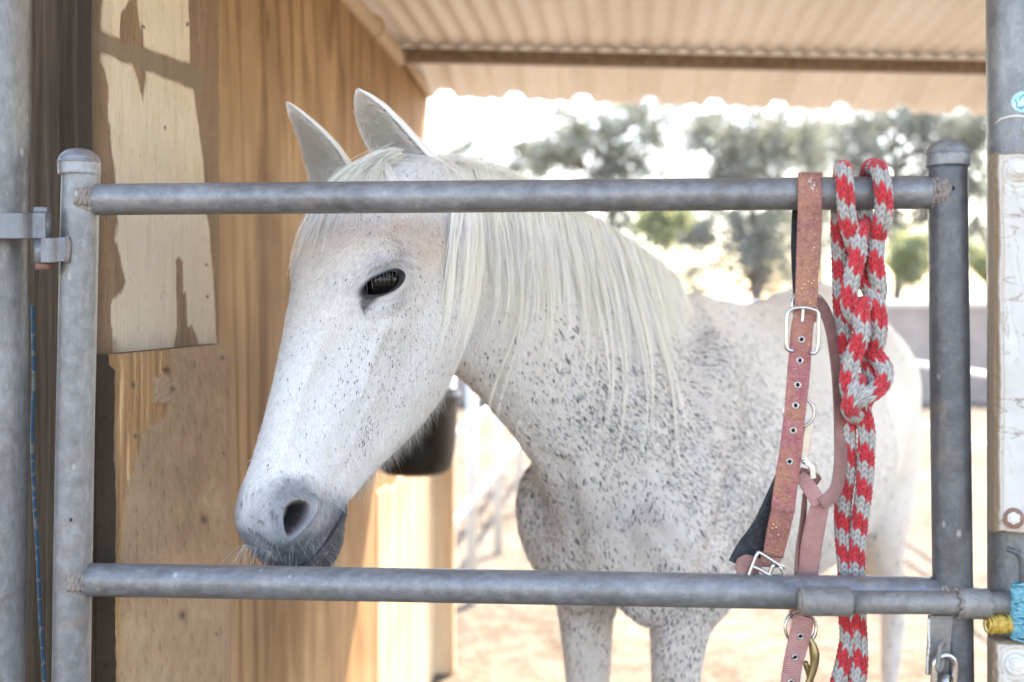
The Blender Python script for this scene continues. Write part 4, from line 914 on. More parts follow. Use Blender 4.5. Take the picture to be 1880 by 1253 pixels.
q = MB(); n = 40; a = np.linspace(0, 2*math.pi, n, endpoint=False); rings = [on_post(1857, 188)]+[on_post(1857+19.5*s*math.cos(x), 188+19.5*s*math.sin(x)) for s in (.33, .66, 1) for x in a]
q.add(np.array(rings), [(0, 1+i, 1+(i+1) % n) for i in range(n)]+[(1+j*n+i, 1+(j+1)*n+i, 1+(j+1)*n+(i+1) % n, 1+j*n+(i+1) % n) for j in range(2) for i in range(n)])
sk = q.build('sticker', m_stk, rp); q = MB()
for ln in ([(1850, 186), (1852, 180), (1858, 175), (1865, 176), (1869, 181)], [(1860, 186), (1864, 184), (1866, 189), (1862, 192)], [(1843, 184), (1846, 190), (1845, 196), (1850, 199), (1856, 199)], [(1851, 201), (1857, 197), (1862, 200)], [(1857, 181), (1861, 178), (1866, 181)], [(1865, 195), (1871, 192), (1874, 196)]):
    q.add(*tube(cr([on_post(x, y, .0008) for x, y in ln], 5), .00045, 6))
q.build('ink_lines', mat('ink', (.03, .05, .10), .5), sk)
q = MB(); q.add(*tube(cr([on_post(x, y, .0002) for x, y in ((1818, 223), (1824, 217), (1836, 214), (1850, 214), (1868, 218), (1880, 222))], 5), np.interp(np.linspace(0, 1, 26), [0, .2, 1], [.0004, .0014, .0018]), 8)); q.build('paint_smear', m_wp, rp)
q = MB(); q.add(*tube(cr([on_post(x, y, .0001) for x, y in ((1863, 222), (1861, 235), (1864, 250), (1860, 262))], 5), np.interp(np.linspace(0, 1, 16), [0, .4, 1], [.001, .004, .001]), 8)); q.build('paint_smear', m_wp, rp)
# white boards bolted to the post
m_wb = mat('white_old_paint', (.74, .70, .64), .6, 0, .3); t = NT(m_wb)
at = t.new('ShaderNodeAttribute'); at.attribute_name = 'Col'; t.color(at.outputs[0]); t.bump(t.noise(160, 4, .6, t.map((1, 1, .5))), .35, .002)
def white_board(name, x0, x1, y0, y1, d, seed, label, sw=None):
    root = empty(name, P(x0, y1, d), label, 'board'); A = P(x0, y1, d); B = P(x1, y0, d); nx = int((B[0]-A[0])/.0009); nz = int((B[2]-A[2])/.0012)
    X, Z = np.meshgrid(np.linspace(A[0], B[0], nx), np.linspace(A[2], B[2], nz), indexing='ij'); X = X.ravel(); Z = Z.ravel(); p3 = np.stack([X, Z*.30, 0*X], 1)
    g = smooth_noise(p3*140+seed, 71+seed, 4); gl = smooth_noise(np.stack([X*1.0, Z*.9+X*.3, 0*X], 1)*55, 72+seed, 4); gs = smooth_noise(np.stack([X, Z, 0*X], 1)*330, 73+seed, 3)
    gh = smooth_noise(np.stack([X*.35, Z*1.6, 0*X], 1)*75, 79+seed, 4)
    c = np.tile([.50, .465, .41], (len(X), 1)); c = blc(c, (.62, .60, .56), .4+.6*gl); crack = np.exp(-(np.abs(g-.2)/.05)**2)*sstep(gl, -.2, .5)*.6+np.exp(-(np.abs(gh+.25)/.030)**2)*.9*sstep(gl, .5, -.3)
    c = blc(c, (.28, .21, .15), crack*.9); c = blc(c, (.45, .36, .27), sstep(gs+g, .8, 1.3)*.8)
    ex = (X-A[0]); ez = np.minimum(Z-A[2], B[2]-Z); e = np.minimum(ex*1.0, ez*1.3)+.0025*g+.0012*gs; c = blc(c, (.22, .145, .085), sstep(e, .0065, .0025)); c = blc(c, (.42, .31, .21), np.exp(-(e-.0085)**2/.0018**2)*.7)
    y = A[1]+.0022*crack-.0010*gl+.006*sstep(e, .004, -.001)
    if sw:
        cx, cz = P(*sw, d)[[0, 2]]; rr = np.hypot(X-cx, (Z-cz)); wv = .5+.5*np.sin(rr*900+gl*2); k = sstep(rr, .035, .012); c = blc(c, (.62, .56, .49), wv*k*.7); y = y-.0012*wv*k
    V0 = np.stack([X, y, Z], 1); f = np.array([(i*nz+j, (i+1)*nz+j, (i+1)*nz+j+1, i*nz+j+1) for i in range(nx-1) for j in range(nz-1)])
    rim = [i*nz for i in range(nx)]+[(nx-1)*nz+j for j in range(1, nz)]+[i*nz+nz-1 for i in range(nx-2, -1, -1)]+[j for j in range(nz-2, 0, -1)]
    k = len(V0); Vr = V0[rim]; Vb = Vr.copy(); Vb[:, 1] = A[1]+.022; f2 = np.array([(k+i, k+len(rim)+i, k+len(rim)+(i+1) % len(rim), k+(i+1) % len(rim)) for i in range(len(rim))]); cb = np.tile([.24, .17, .11], (len(rim), 1))
    mesh_obj('board_face', np.vstack([V0, Vr, Vb]), np.vstack([f, f2]), m_wb, root, True, np.vstack([c, cb, cb])); return root
wb1 = white_board('bolted_board', 1829, 1990, 280, 980, RD-RR-.023, 1, 'tall flaking white painted board bolted to the right post above the twine', (1868, 318))
wb2 = white_board('bolted_board', 1826, 1990, 1180, 1420, RD-RR-.023, 2, 'lower white painted board with swirled grain at the bottom right corner', (1866, 1222))
m_rust = steel('rusty_washer', (.16, .08, .05), (.25, .13, .09), (.36, .22, .16), .2, .6, .3, 3); m_bw = steel('painted_bolt', (.5, .45, .38), (.66, .62, .56), (.75, .72, .67), .05, .5, .5, 3)
bd = RD-RR-.025
for root, x, y, mw in ((wb1, 1870, 314, m_bw), (wb1, 1861, 952, m_rust), (wb2, 1866, 1221, m_bw)):
    o = empty('bolt', P(x, y, bd), None, None); o.location = Vector(P(x, y, bd))-root.location; setparent(o, root)
    q = MB(); q.add(*cyl(P(x, y, bd), P(x, y, bd-.003), .0125, 28, bev=.001)); q.build('washer', mw, o)
    q = MB(); q.add(*cyl(P(x, y, bd-.003), P(x, y, bd-.009), .0078, 6, bev=.001)); q.build('nut', m_bw, o, smooth=False)
    q = MB(); q.add(*cyl(P(x+1, y, bd-.009), P(x+1, y, bd-.012), .0045, 16, bev=.0008)); q.build('stud', m_bw, o)
# hook on the post
q = MB(); q.add(*tube(cr([P(1849, 1008, 1.385), P(1862, 1013, 1.38), P(1873, 1022, 1.378), P(1877, 1045, 1.378), P(1877, 1080, 1.378)], 6), .0035, 12)); q.build('hook', m_galvd, rp)
# twine
def fray(c, ax, r, h, n, m, name, label, seed, vert=True):
    g = np.random.default_rng(seed); q = MB(); ax = nrm(ax); u = nrm(np.cross(ax, (0, 1, .2))); v = np.cross(ax, u)
    for k in range(n):
        a0 = g.uniform(0, 6.28); turns = g.uniform(1.2, 2.2); s = np.linspace(0, 1, 30); z0 = g.uniform(-.5, .5)*h; rr = r*g.uniform(.82, 1.05); tl = g.normal()*h*.10
        th = a0+s*turns*6.28; p = c+ax*(z0+tl*np.sin(th*.5)+.3*tl*s)[:, None]+(rr*np.cos(th))[:, None]*u+(rr*np.sin(th))[:, None]*v; q.add(*tube(p, .0011, 6))
    for k in range(10):
        p0 = c+ax*g.uniform(-.5, .5)*h-np.array([0, r, 0]); d = nrm(g.normal(size=3)+[-.4, -.6, .2]); q.add(*tube([p0, p0+d*.006+[0, 0, .002], p0+d*.014+g.normal(size=3)*.003], .0003, 4))
    o = q.build(name, m); tag(o, label, 'twine'); return o
m_ty = mat('yellow_twine', (.50, .33, .05), .6); t = NT(m_ty); t.color(t.ramp(t.noise(150, 2), [(.3, (.36, .21, .025)), (.7, (.66, .46, .10))]))
m_tb = mat('blue_twine', (.10, .33, .40), .6); t = NT(m_tb); t.color(t.ramp(t.noise(150, 2), [(.3, (.06, .24, .31)), (.7, (.20, .46, .52))]))
fray(P(1840, 1146, 1.385), (1, 0, .05), .0105, .034, 34, m_ty, 'yellow_twine', 'yellow twine wound under the latch bolt at the right post', 5)
fray(P(1872, 1122, 1.378), (0, .0, 1), .0095, .062, 46, m_tb, 'blue_twine', 'faded blue twine wound round the latch end at the right post', 6)
# latch
m_latch = steel('latch_steel', (.13, .12, .11), (.21, .195, .18), (.34, .31, .28), .25, .5, 1.0, 1.6)
lt = empty('slide_latch', P(1600, 1105, 1.39), 'worn steel slide bolt latch in a round sleeve on the lower gate rail', 'latch')
q = MB(); L0 = 1.400; q.add(*tube([P(1565, 1106, L0), P(1700, 1107, L0-.003), P(1880, 1109, L0-.006), P(1935, 1110, L0-.006)], .0140, 32)); q.build('bolt_rod', m_latch, lt)
def sleeve(x0, x1, y, d, ro, ri, name):
    a, b = P(x0, y, d), P(x1, y+1, d-.001); T = nrm(b-a); L = np.linalg.norm(b-a); prof = [(ri, 0), (ro-.001, -.0), (ro, .001), (ro, L-.001), (ro-.001, L), (ri, L), (ri, L*.5)]; an = np.linspace(0, 2*math.pi, 36, endpoint=False); u = nrm(np.cross(T, (0, 0, 1))); v = np.cross(T, u)
    q = MB(); q.add(np.vstack([a+T*z+r*(np.cos(an)[:, None]*u+np.sin(an)[:, None]*v) for r, z in prof]), grid_faces(len(prof), 36, True, False)+[(6*36+j, 6*36+(j+1) % 36, (j+1) % 36, j) for j in range(36)]); return q.build(name, m_latch, lt)
sleeve(1468, 1560, 1104, L0, .0178, .0140, 'sleeve'); sleeve(1757, 1815, 1108, L0-.004, .0187, .0143, 'sleeve')
q = MB(); q.add(*cyl(P(1466, 1104, L0), P(1575, 1105, L0), .0135, 28)); q.build('bolt_rod', m_latch, lt)
q = MB(); q.add(*blob_ring(P(1757, 1108, L0-.004), (1, 0, 0), .0175, .0022, 3)); q.build('weld', m_weld, lt)
ga = P(1724, 1131, 1.398); q = MB(); f = np.array([P(x, y, 1.396) for x, y in ((1706, 1131), (1752, 1131), (1746, 1180), (1742, 1241), (1701, 1240), (1704, 1190))]); bk = f+[0, .006, 0]
q.add(np.vstack([f, bk]), [(0, 1, 2, 3, 4, 5), tuple(range(11, 5, -1))]+[(i, 6+i, 6+(i+1) % 6, (i+1) % 6) for i in range(6)]); q.build('hasp_plate', m_latch, lt, smooth=False, bevel=.0012)
q = MB(); q.add(*tube(cr([P(1706, 1136, 1.395), P(1705, 1160, 1.395), P(1706, 1185, 1.395), P(1703, 1215, 1.395), P(1703, 1238, 1.395)], 5), [.0006+.0012*abs(math.sin(i*1.7)) for i in range(21)], 6)); q.build('paint_edge', m_wp, lt)
ch = empty('chain_links', P(1731, 1215, 1.385), 'shiny steel chain link hooked through a bolt below the latch', 'chain'); m_chr = mat('bright_steel', (.50, .49, .47), .22, .9)
def link(c, ax_long, ax_n, L, W, rt, m, nm):
    ax_long = nrm(ax_long); w_ = nrm(np.cross(ax_n, ax_long)); pts = []
    for a in np.linspace(0, math.pi, 13): pts.append(c+ax_long*(L/2-W/2)+W/2*(math.sin(a)*ax_long+math.cos(a)*w_))
    for a in np.linspace(math.pi, 2*math.pi, 13): pts.append(c-ax_long*(L/2-W/2)+W/2*(math.sin(a)*ax_long+math.cos(a)*w_))
    q = MB(); q.add(*tube(pts, rt, 14, up=ax_n, closed=True)); q.build(nm, m, ch)
link(P(1727, 1205, 1.382), (.12, 0, 1), (.75, -.65, 0), .034, .013, .0030, m_latch, 'link')
link(P(1734, 1238, 1.384), (.05, 0, 1), (.1, -1, 0.05), .046, .026, .0043, m_chr, 'link')
link(P(1738, 1275, 1.384), (0, .1, 1), (.9, -.4, 0), .044, .022, .0042, m_chr, 'link')
# =================================================================== ROPE
def rope_tube(pts, r, phase=0.0, swell=1.0):
    """braided rope: V columns as relief, colour bands in spirals. returns V,F,C"""
    p = cr(np.asarray(pts, float), 10); L = np.concatenate([[0], np.cumsum(np.linalg.norm(np.diff(p, axis=0), axis=1))]); n = max(8, int(L[-1]/.0011)); s = np.linspace(0, L[-1], n)
    p = np.stack([np.interp(s, L, p[:, k]) for k in range(3)], 1)
    for _ in range(6): p[1:-1] = .25*p[:-2]+.5*p[1:-1]+.25*p[2:]
    T, N, B = frames(p, (0.02, -1, .02)); seg = 64; a = np.linspace(0, 2*math.pi, seg, endpoint=False)
    S, Aa = np.meshgrid(s+phase, a, indexing='ij'); ncol = 14; u = Aa/(2*math.pi)*ncol; col = np.floor(u); fu = u-col; par = col % 2
    ln = .0077; w_ = (S/ln)+np.where(par == 0, fu, 1-fu)*.85; fw = w_-np.floor(w_)
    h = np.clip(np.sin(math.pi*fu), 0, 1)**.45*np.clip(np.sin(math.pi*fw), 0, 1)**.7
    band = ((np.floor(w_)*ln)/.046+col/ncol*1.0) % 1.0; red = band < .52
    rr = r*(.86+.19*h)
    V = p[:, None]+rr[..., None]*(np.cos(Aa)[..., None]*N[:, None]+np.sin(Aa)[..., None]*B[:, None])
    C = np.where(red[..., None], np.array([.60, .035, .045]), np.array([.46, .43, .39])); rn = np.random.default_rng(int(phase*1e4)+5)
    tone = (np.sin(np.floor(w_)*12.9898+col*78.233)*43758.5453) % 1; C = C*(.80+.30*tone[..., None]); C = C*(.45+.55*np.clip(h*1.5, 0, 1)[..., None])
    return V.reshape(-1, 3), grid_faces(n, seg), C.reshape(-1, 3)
m_rope = mat('rope_yarn', (.6, .05, .05), .75, 0, .25); t = NT(m_rope); at = t.new('ShaderNodeAttribute'); at.attribute_name = 'Col'
fb_ = t.noise(900, 2); t.color(t.mix(.35, at.outputs[0], t.ramp(fb_, [(.3, .6), (.7, 1.0)]), 'MULTIPLY')); t.bump(fb_, .3, .0008); t.b.inputs['Sheen Weight'].default_value = .3
rd = lambda px: gd(px)
def RP(l): return [P(x, y, rd(x)+o) for x, y, o in l]
RW = .0108; q = MB(); V0s = []; Fs_ = []; Cs = []; nn = 0
segs = [
 [(1546, 470, .012), (1543, 420, .022), (1542, 370, .034), (1544, 330, .034), (1547, 312, .02), (1549, 309, 0.002), (1549, 314, -.018), (1551, 335, -.033), (1553, 370, -.034), (1556, 400, -.030), (1562, 430, -.022), (1571, 455, -.012), (1580, 480, .004), (1584, 505, .014)],
 [(1541, 380, .026), (1541, 430, .016), (1543, 500, .010), (1545, 560, .010), (1549, 620, .010), (1556, 670, .010), (1562, 720, .012), (1560, 752, .012), (1556, 790, .012), (1557, 844, .018), (1554, 879, .024), (1548, 923, .034), (1547, 971, .042), (1551, 1019, .046), (1554, 1065, .048), (1555, 1133, .048), (1557, 1170, .046), (1552, 1203, .042), (1540, 1253, .04), (1532, 1290, .04)],
 [(1586, 470, .012), (1580, 430, .012), (1582, 392, .018), (1588, 350, .036), (1592, 325, .032), (1597, 309, .016), (1606, 306, .0), (1614, 312, -.018), (1620, 335, -.033), (1623, 370, -.034), (1620, 400, -.030), (1614, 425, -.020), (1606, 450, -.006), (1602, 480, .010)],
 [(1600, 470, .008), (1592, 430, .0), (1584, 418, -.016), (1577, 432, -.024), (1575, 465, -.026), (1567, 500, -.026), (1560, 533, -.024), (1560, 562, -.020), (1568, 583, -.010), (1580, 600, .006), (1590, 615, .016)],
 [(1585, 385, .014), (1589, 398, .004), (1599, 420, -.006), (1608, 448, -.014), (1607, 480, -.018), (1611, 510, -.016), (1613, 537, -.010), (1605, 560, .0), (1596, 575, .010)],
 [(1575, 500, .010), (1583, 509, .002), (1595, 529, -.006), (1608, 552, -.014), (1613, 585, -.018), (1611, 621, -.014), (1603, 645, -.004), (1597, 665, .006)],
 [(1600, 585, .006), (1594, 565, -.006), (1584, 560, -.020), (1581, 580, -.026), (1583, 609, -.028), (1573, 638, -.028), (1562, 673, -.026), (1557, 703, -.022), (1562, 728, -.012), (1572, 745, .002)],
 [(1590, 625, .010), (1597, 642, -.002), (1613, 660, -.014), (1624, 680, -.022), (1621, 703, -.028), (1607, 718, -.033), (1590, 728, -.036), (1572, 736, -.030), (1560, 742, -.012)],
 [(1592, 660, .012), (1597, 678, .0), (1602, 696, -.006), (1598, 715, -.006), (1588, 735, .004), (1580, 760, .010)],
 [(1587, 730, .012), (1580, 706, -.002), (1575, 702, -.022), (1570, 722, -.034), (1561, 742, -.032), (1563, 757, -.018), (1572, 764, .0), (1582, 756, .012)],
 [(1578, 735, .012), (1585, 757, .004), (1591, 796, .004), (1590, 834, .008), (1588, 879, .014), (1583, 923, .022), (1577, 971, .032), (1573, 1019, .040), (1573, 1060, .044), (1575, 1131, .046), (1577, 1176, .042), (1578, 1216, .038), (1574, 1253, .034), (1570, 1290, .034)],
]
RS = 1.0
for i, sg_ in enumerate(segs):
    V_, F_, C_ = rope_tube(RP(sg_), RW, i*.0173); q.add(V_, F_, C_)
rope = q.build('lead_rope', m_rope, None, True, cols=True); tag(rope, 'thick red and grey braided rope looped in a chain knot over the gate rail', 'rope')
g = np.random.default_rng(9); RV = np.vstack(q.V); ii = g.integers(0, len(RV), 1500); q = MB()
for i in ii:
    d = nrm(g.normal(size=3)); a = RV[i]; L_ = g.uniform(.002, .006); q.add([a, a+d*L_, a+d*L_+[.0003, 0, .0002], a+[.0004, 0, .0003]], [(0, 1, 2, 3)], (.55, .40, .38))
q.build('loose_fibre', m_rope, rope, cols=True)
# =================================================================== HALTER
def ribbon(pts, th=.003, edge=.8):
    """pts rows: px,py,depth offset,width px,twist deg. side vector in the picture plane, turned by twist about the path"""
    A = np.array(pts, float); A = cr(A, 8); p = np.array([P(x, y, gd(x)+o) for x, y, o, _, _ in A]); T = np.gradient(p, axis=0); T /= np.linalg.norm(T, axis=1)[:, None]
    vw = np.array([0, 1., 0]); side = np.cross(T, vw); bad = np.linalg.norm(side, axis=1) < .6
    side[bad] = np.array([1., 0, 0])
    for i in range(len(side)):
        if side[i][0] < 0: side[i] *= -1
    side = side-(np.sum(side*T, 1))[:, None]*T; side /= np.linalg.norm(side, axis=1)[:, None]; nm_ = np.cross(side, T)
    tw = np.radians(A[:, 4]); s2 = side*np.cos(tw)[:, None]+nm_*np.sin(tw)[:, None]; n2 = np.cross(s2, T); w_ = A[:, 3]/F*1.44/2
    prof = [(-1, 0), (-.96, .8), (-.86, 1), (-.45, 1.0), (0, 1.0), (.45, 1.0), (.86, 1), (.96, .8), (1, 0), (.96, -.8), (.86, -1), (0, -1), (-.86, -1), (-.96, -.8)]
    V = np.stack([p+s2*(w_*a)[:, None]+n2*(b*th/2) for a, b in prof], 1).reshape(-1, 3); L = np.concatenate([[0], np.cumsum(np.linalg.norm(np.diff(p, axis=0), axis=1))])
    UV = np.array([(a, l) for l in L for a, b in prof]); return V, grid_faces(len(p), len(prof)), UV, (p, s2, n2, w_, L)
def webbing(name, c1, c2, rib=0, glit=0):
    """woven strap: Col.r = across (-1..1 -> 0..1), Col.g = length in metres"""
    m = mat(name, c1, .62, 0, .3); t = NT(m); at = t.new('ShaderNodeAttribute'); at.attribute_name = 'Col'; sep = t.new('ShaderNodeSeparateColor'); t.link(at.outputs[0], sep.inputs[0])
    n1 = t.noise(60, 4, .6); n2 = t.noise(500, 2, .5); c = t.ramp(n1, [(.35, c1), (.65, c2)]); h = n2
    if rib:
        w_ = t.math('SINE', t.math('MULTIPLY', sep.outputs[1], rib)); c = t.mix(t.math('MULTIPLY', t.ramp(w_, [(.3, 1), (.7, 0)]), .5), c, tuple(x*.45 for x in c1)); h = t.math('ADD', w_, n2)
    ed = t.math('ABSOLUTE', t.math('SUBTRACT', sep.outputs[0], .5)); st = t.ramp(ed, [(.385, 0), (.40, 1), (.43, 1), (.445, 0)]); dash = t.ramp(t.math('SINE', t.math('MULTIPLY', sep.outputs[1], 2400)), [(.45, 0), (.55, 1)])
    c = t.mix(t.math('MULTIPLY', st, t.math('MULTIPLY', dash, .6)), c, tuple(x*.35 for x in c1) if not glit else (.40, .13, .18))
    if glit:
        mt = t.noise(26, 5, .65, t.map((1, 1, 1), loc=(9, 4, 1))); c = t.mix(t.ramp(mt, [(.42, 0), (.62, .75)]), c, (.40, .19, .10)); wr = t.noise(140, 3, .7, t.map((1, 1, 2.2))); c = t.mix(t.math('MULTIPLY', t.ramp(wr, [(.40, 1), (.48, 0)]), .45), c, (.17, .07, .06))
        c = t.mix(t.math('MULTIPLY', t.ramp(n2, [(.56, 0), (.70, 1)]), .5), c, (.62, .36, .32)); t.b.inputs['Metallic'].default_value = .15; h = t.math('ADD', wr, n2)
    t.color(c); t.bump(h, .5, .001); return m
m_glit = webbing('glitter_strap', (.22, .085, .075), (.34, .145, .12), glit=1); m_glit2 = webbing('rosy_glitter_strap', (.26, .075, .085), (.38, .135, .14), glit=1); m_web = webbing('pink_webbing', (.50, .24, .22), (.60, .33, .29), rib=2600); m_webd = webbing('mauve_webbing', (.30, .15, .13), (.42, .23, .20), rib=2600)
m_pad = mat('dark_padding', (.018, .020, .024), .85); t = NT(m_pad); t.bump(t.noise(45, 3), .8, .006); t.color(t.ramp(t.noise(200, 3), [(.4, (.012, .014, .017)), (.8, (.05, .05, .055))]))
halter = empty('halter', GD(1480, 330), 'pink glitter halter with metal buckle and rings hanging over the top gate rail', 'halter')
def hstrap(name, pts, m, th=.003, label=None):
    V, F_, UV, info = ribbon(pts, th); c = np.stack([(UV[:, 0]+1)/2, UV[:, 1], 0*UV[:, 0]], 1); o = mesh_obj(name, V, F_, m, halter, True, c, label); return o, info
crown = [(1476, 560, .010, 38, 0), (1472, 470, .022, 40, 0), (1474, 400, .030, 42, 0), (1478, 345, .030, 42, 0)]
hstrap('crown_strap', crown, m_pad, .004, 'dark padded back side of the strap')
o, inf = hstrap('crown_strap', [(1484, 334, .027, 43, 0), (1487, 324, .015, 43, 0), (1487.5, 319.5, .0, 43, 0), (1487, 324, -.016, 43, 0), (1487, 340, -.0255, 44, 0), (1487, 380, -.026, 44, 0), (1485, 440, -.022, 44, 0), (1482, 510, -.020, 42, 0), (1478, 590, -.018, 40, 0)], m_glit, .0038)
flake = [(1492, 328), (1489, 334), (1495, 338), (1488, 343), (1493, 347), (1486, 330)]
q = MB()
for x, y in flake:
    for k in range(3): c_ = P(x+rng.normal()*1.6, y+rng.normal()*2, gd(x)-.0284); s_p = .0012; q.add(c_+rng.uniform(-1, 1, (5, 3))*[s_p, .0002, s_p*1.4], [(0, 1, 2), (2, 3, 4), (0, 2, 4)])
q.build('paint_fleck', m_wp, halter)
m_chr2 = mat('buckle_metal', (.55, .53, .50), .25, .95); t = NT(m_chr2); t.link(t.ramp(t.noise(60, 3), [(.3, .18), (.7, .42)]), t.b.inputs['Roughness'])
def eyelets(info, idx, parent, off=1):
    p, s2, n2, w_, L = info
    for l in idx:
        i = int(np.argmin(np.abs(L-l))); n_s = n2[i]*(-1 if n2[i][1] > 0 else 1); q = MB(); q.add(*torus(p[i]+n_s*.0021, n_s, .0034, .0011, 24, 8)); q.build('eyelet', m_chr2, parent)
        q = MB(); q.add(*cyl(p[i], p[i]+n_s*.0022, .0027, 16)); q.build('eyelet_hole', m_hole, parent)
H2 = [(1479, 575, -.024, 38, 0), (1473, 600, -.026, 40, 0), (1469, 650, -.024, 40, -4), (1465, 700, -.024, 40, -8), (1459, 760, -.024, 38, -10), (1453, 820, -.022, 40, -8), (1445, 875, -.018, 42, -4), (1437, 938, -.012, 44, 0)]
o2, inf2 = hstrap('cheek_strap', H2, m_glit2, .0038)
def y2l(info, ys):
    p, L = info[0], info[4]; pyv = HY-(p[:, 2]-CAMZ)/p[:, 1]*F; return [float(np.interp(y, pyv, L)) for y in ys]
eyelets(inf2, y2l(inf2, (622, 662, 704, 748, 793, 846)), o2)
o3, _ = hstrap('strap_end', [(1439, 930, -.014, 43, 0), (1428, 980, -.004, 42, 0), (1419, 1022, .006, 38, 0)], m_glit, .0042)
hstrap('noseband_web', [(1419, 1016, .006, 36, 0), (1414, 1030, .010, 38, 0), (1411, 1040, .016, 36, 0)], m_web)
# glints
m_glint = mat('gold_sequin', (.95, .62, .30), .12, .8)
for x, y in ((1502, 350), (1496, 455), (1493, 460), (1486, 517), (1492, 520), (1480, 522), (1489, 557), (1474, 530), (1428, 940), (1430, 957), (1420, 963), (1425, 968), (1418, 970), (1429, 982), (1437, 900), (1496, 515)):
    off = -.031 if y < 600 else (-.017 if y < 930 else -.010); c_ = P(x, y, gd(x)+off+.002*0); c_[1] += .004 if y < 560 else .0; q = MB(); q.add(*ell(c_, np.eye(3), (.0010, .0008, .0010))); q.build('sequin', m_glint, halter)
# dark padded flap
hstrap('padding', [(1442, 850, -.006, 14, 20), (1424, 905, .004, 30, 20), (1402, 965, .008, 44, 20), (1376, 1010, .010, 52, 12), (1360, 1040, .010, 50, 0)], m_pad, .007, 'black quilted padding')
hstrap('noseband_web', [(1352, 1034, .004, 18, 0), (1362, 1038, .0, 40, 0), (1382, 1043, .004, 42, 0), (1394, 1047, .010, 34, 0)], m_webd)
# buckle
def metal_loop(pts, r, name, m=None, closed=True):
    q = MB(); p = np.array(pts); p = cr_closed(p, 8) if closed else cr(p, 8); q.add(*tube(p, r, 12, up=(0.01, -1, 0.02) if closed else None, closed=closed)); return q.build(name, m or m_chr2, halter)
def loopP(l, o): return [P(x, y, gd(x)+o) for x, y in l]
metal_loop(loopP([(1448, 572), (1456, 567), (1475, 565), (1494, 569), (1502, 576), (1503, 600), (1502, 636), (1496, 648), (1488, 648)], -.031), .0024, 'buckle', closed=False)
metal_loop(loopP([(1448, 572), (1445, 582), (1444, 610), (1444, 636), (1449, 643), (1456, 644)], -.031), .0026, 'buckle', closed=False)
metal_loop(loopP([(1475, 568), (1474, 580), (1473, 592)], -.034), .0019, 'buckle_tongue', closed=False)
for (x, y, r, o, ax) in ((1482, 562, 30, -.004, (.25, -1, .1)), (1467, 757, 27, -.006, (-.15, -1, .05)), (1470, 1152, 31, .028, (.2, -1, .1)), (1480, 1156, 26, .034, (.6, -1, .1))):
    q = MB(); q.add(*torus(P(x, y, gd(x)+o), ax, r/F*1.43, .0021, 48, 10)); q.build('ring', m_chr2, halter)
# side webbing
hstrap('side_strap', [(1500, 545, .0, 18, 40), (1512, 566, .0, 26, 30), (1524, 600, .0, 26, 30), (1532, 650, .002, 24, 30), (1539, 710, .004, 26, 25), (1543, 780, .004, 28, 20), (1543, 850, .0, 28, 20), (1536, 895, -.006, 28, 20), (1520, 918, -.010, 26, 0), (1506, 926, -.010, 22, 0)], m_webd)
hstrap('throat_strap', [(1468, 872, .0, 20, 0), (1478, 884, -.004, 26, 0), (1492, 905, -.008, 28, 0), (1504, 926, -.008, 26, 0)], m_web)
hstrap('throat_strap', [(1468, 868, .002, 20, 0), (1480, 872, .004, 22, 0), (1497, 880, .006, 22, 0), (1503, 884, .010, 14, 0)], m_webd)
hstrap('chin_strap', [(1506, 926, -.006, 34, 0), (1499, 955, .0, 38, 0), (1490, 1000, .012, 40, 0), (1484, 1050, .026, 38, 0), (1476, 1100, .032, 38, 0), (1466, 1140, .028, 42, 0)], m_web)
hstrap('chin_strap', [(1478, 905, .006, 8, 30), (1474, 960, .012, 16, 40), (1467, 1010, .020, 18, 40), (1465, 1060, .028, 20, 40), (1466, 1110, .034, 20, 40)], m_webd)
o4, inf4 = hstrap('chin_strap', [(1476, 1132, .020, 40, 0), (1472, 1155, .016, 40, 0), (1463, 1190, .018, 40, 4), (1455, 1222, .020, 38, 8), (1450, 1262, .022, 38, 8), (1448, 1300, .022, 38, 8)], m_web)
eyelets(inf4, y2l(inf4, (1166, 1205, 1250)), o4)
# snap clip
q = MB(); q.add(*strap(cr(loopP([(1487, 775), (1482, 800), (1477, 830), (1474, 845)], -.002), 4), .011, .003, up=(1, 0, .1))); q.add(*strap(cr(loopP([(1492, 765), (1487, 800), (1484, 838)], .002), 4), .003, .004, up=(1, 0, .1))); q.add(*strap(cr(loopP([(1474, 840), (1482, 852), (1490, 858), (1493, 880)], -.004), 4), .007, .004, up=(1, 0, .3))); q.build('snap_hook', m_chr2, halter, smooth=False, bevel=.001)
q = MB(); q.add(*cyl(P(1475, 848, gd(1475)-.009), P(1475, 848, gd(1475)+.002), .003, 14)); q.build('rivet', m_chr2, halter)
# square buckle bars
bars = [((1392, 1012), (1373, 1062)), ((1392, 1013), (1440, 1044)), ((1432, 1040), (1442, 1062)), ((1383, 1040), (1428, 1064)), ((1420, 1036), (1410, 1064))]
q = MB()
for a, b in bars: q.add(*tube(cr([P(*a, gd(1400)-.004), (P(*a, gd(1400)-.004)+P(*b, gd(1400)-.002))/2, P(*b, gd(1400)-.002)], 3), .0023, 12))
q.build('square_ring', m_chr2, halter)
# brass snap under the rail
m_brass = mat('dull_brass', (.32, .25, .13), .35, .85)
q = MB(); q.add(*tube(cr(loopP([(1484, 1168), (1492, 1185), (1496, 1210), (1490, 1240), (1480, 1262)], .030), 6), np.interp(np.linspace(0, 1, 25), [0, .4, 1], [.003, .0065, .0035]), 12)); q.build('brass_snap', m_brass, halter)
q = MB(); q.add(*tube(cr(loopP([(1478, 1215), (1486, 1240), (1492, 1275)], .036), 6), .004, 12)); q.build('brass_snap', m_brass, halter)
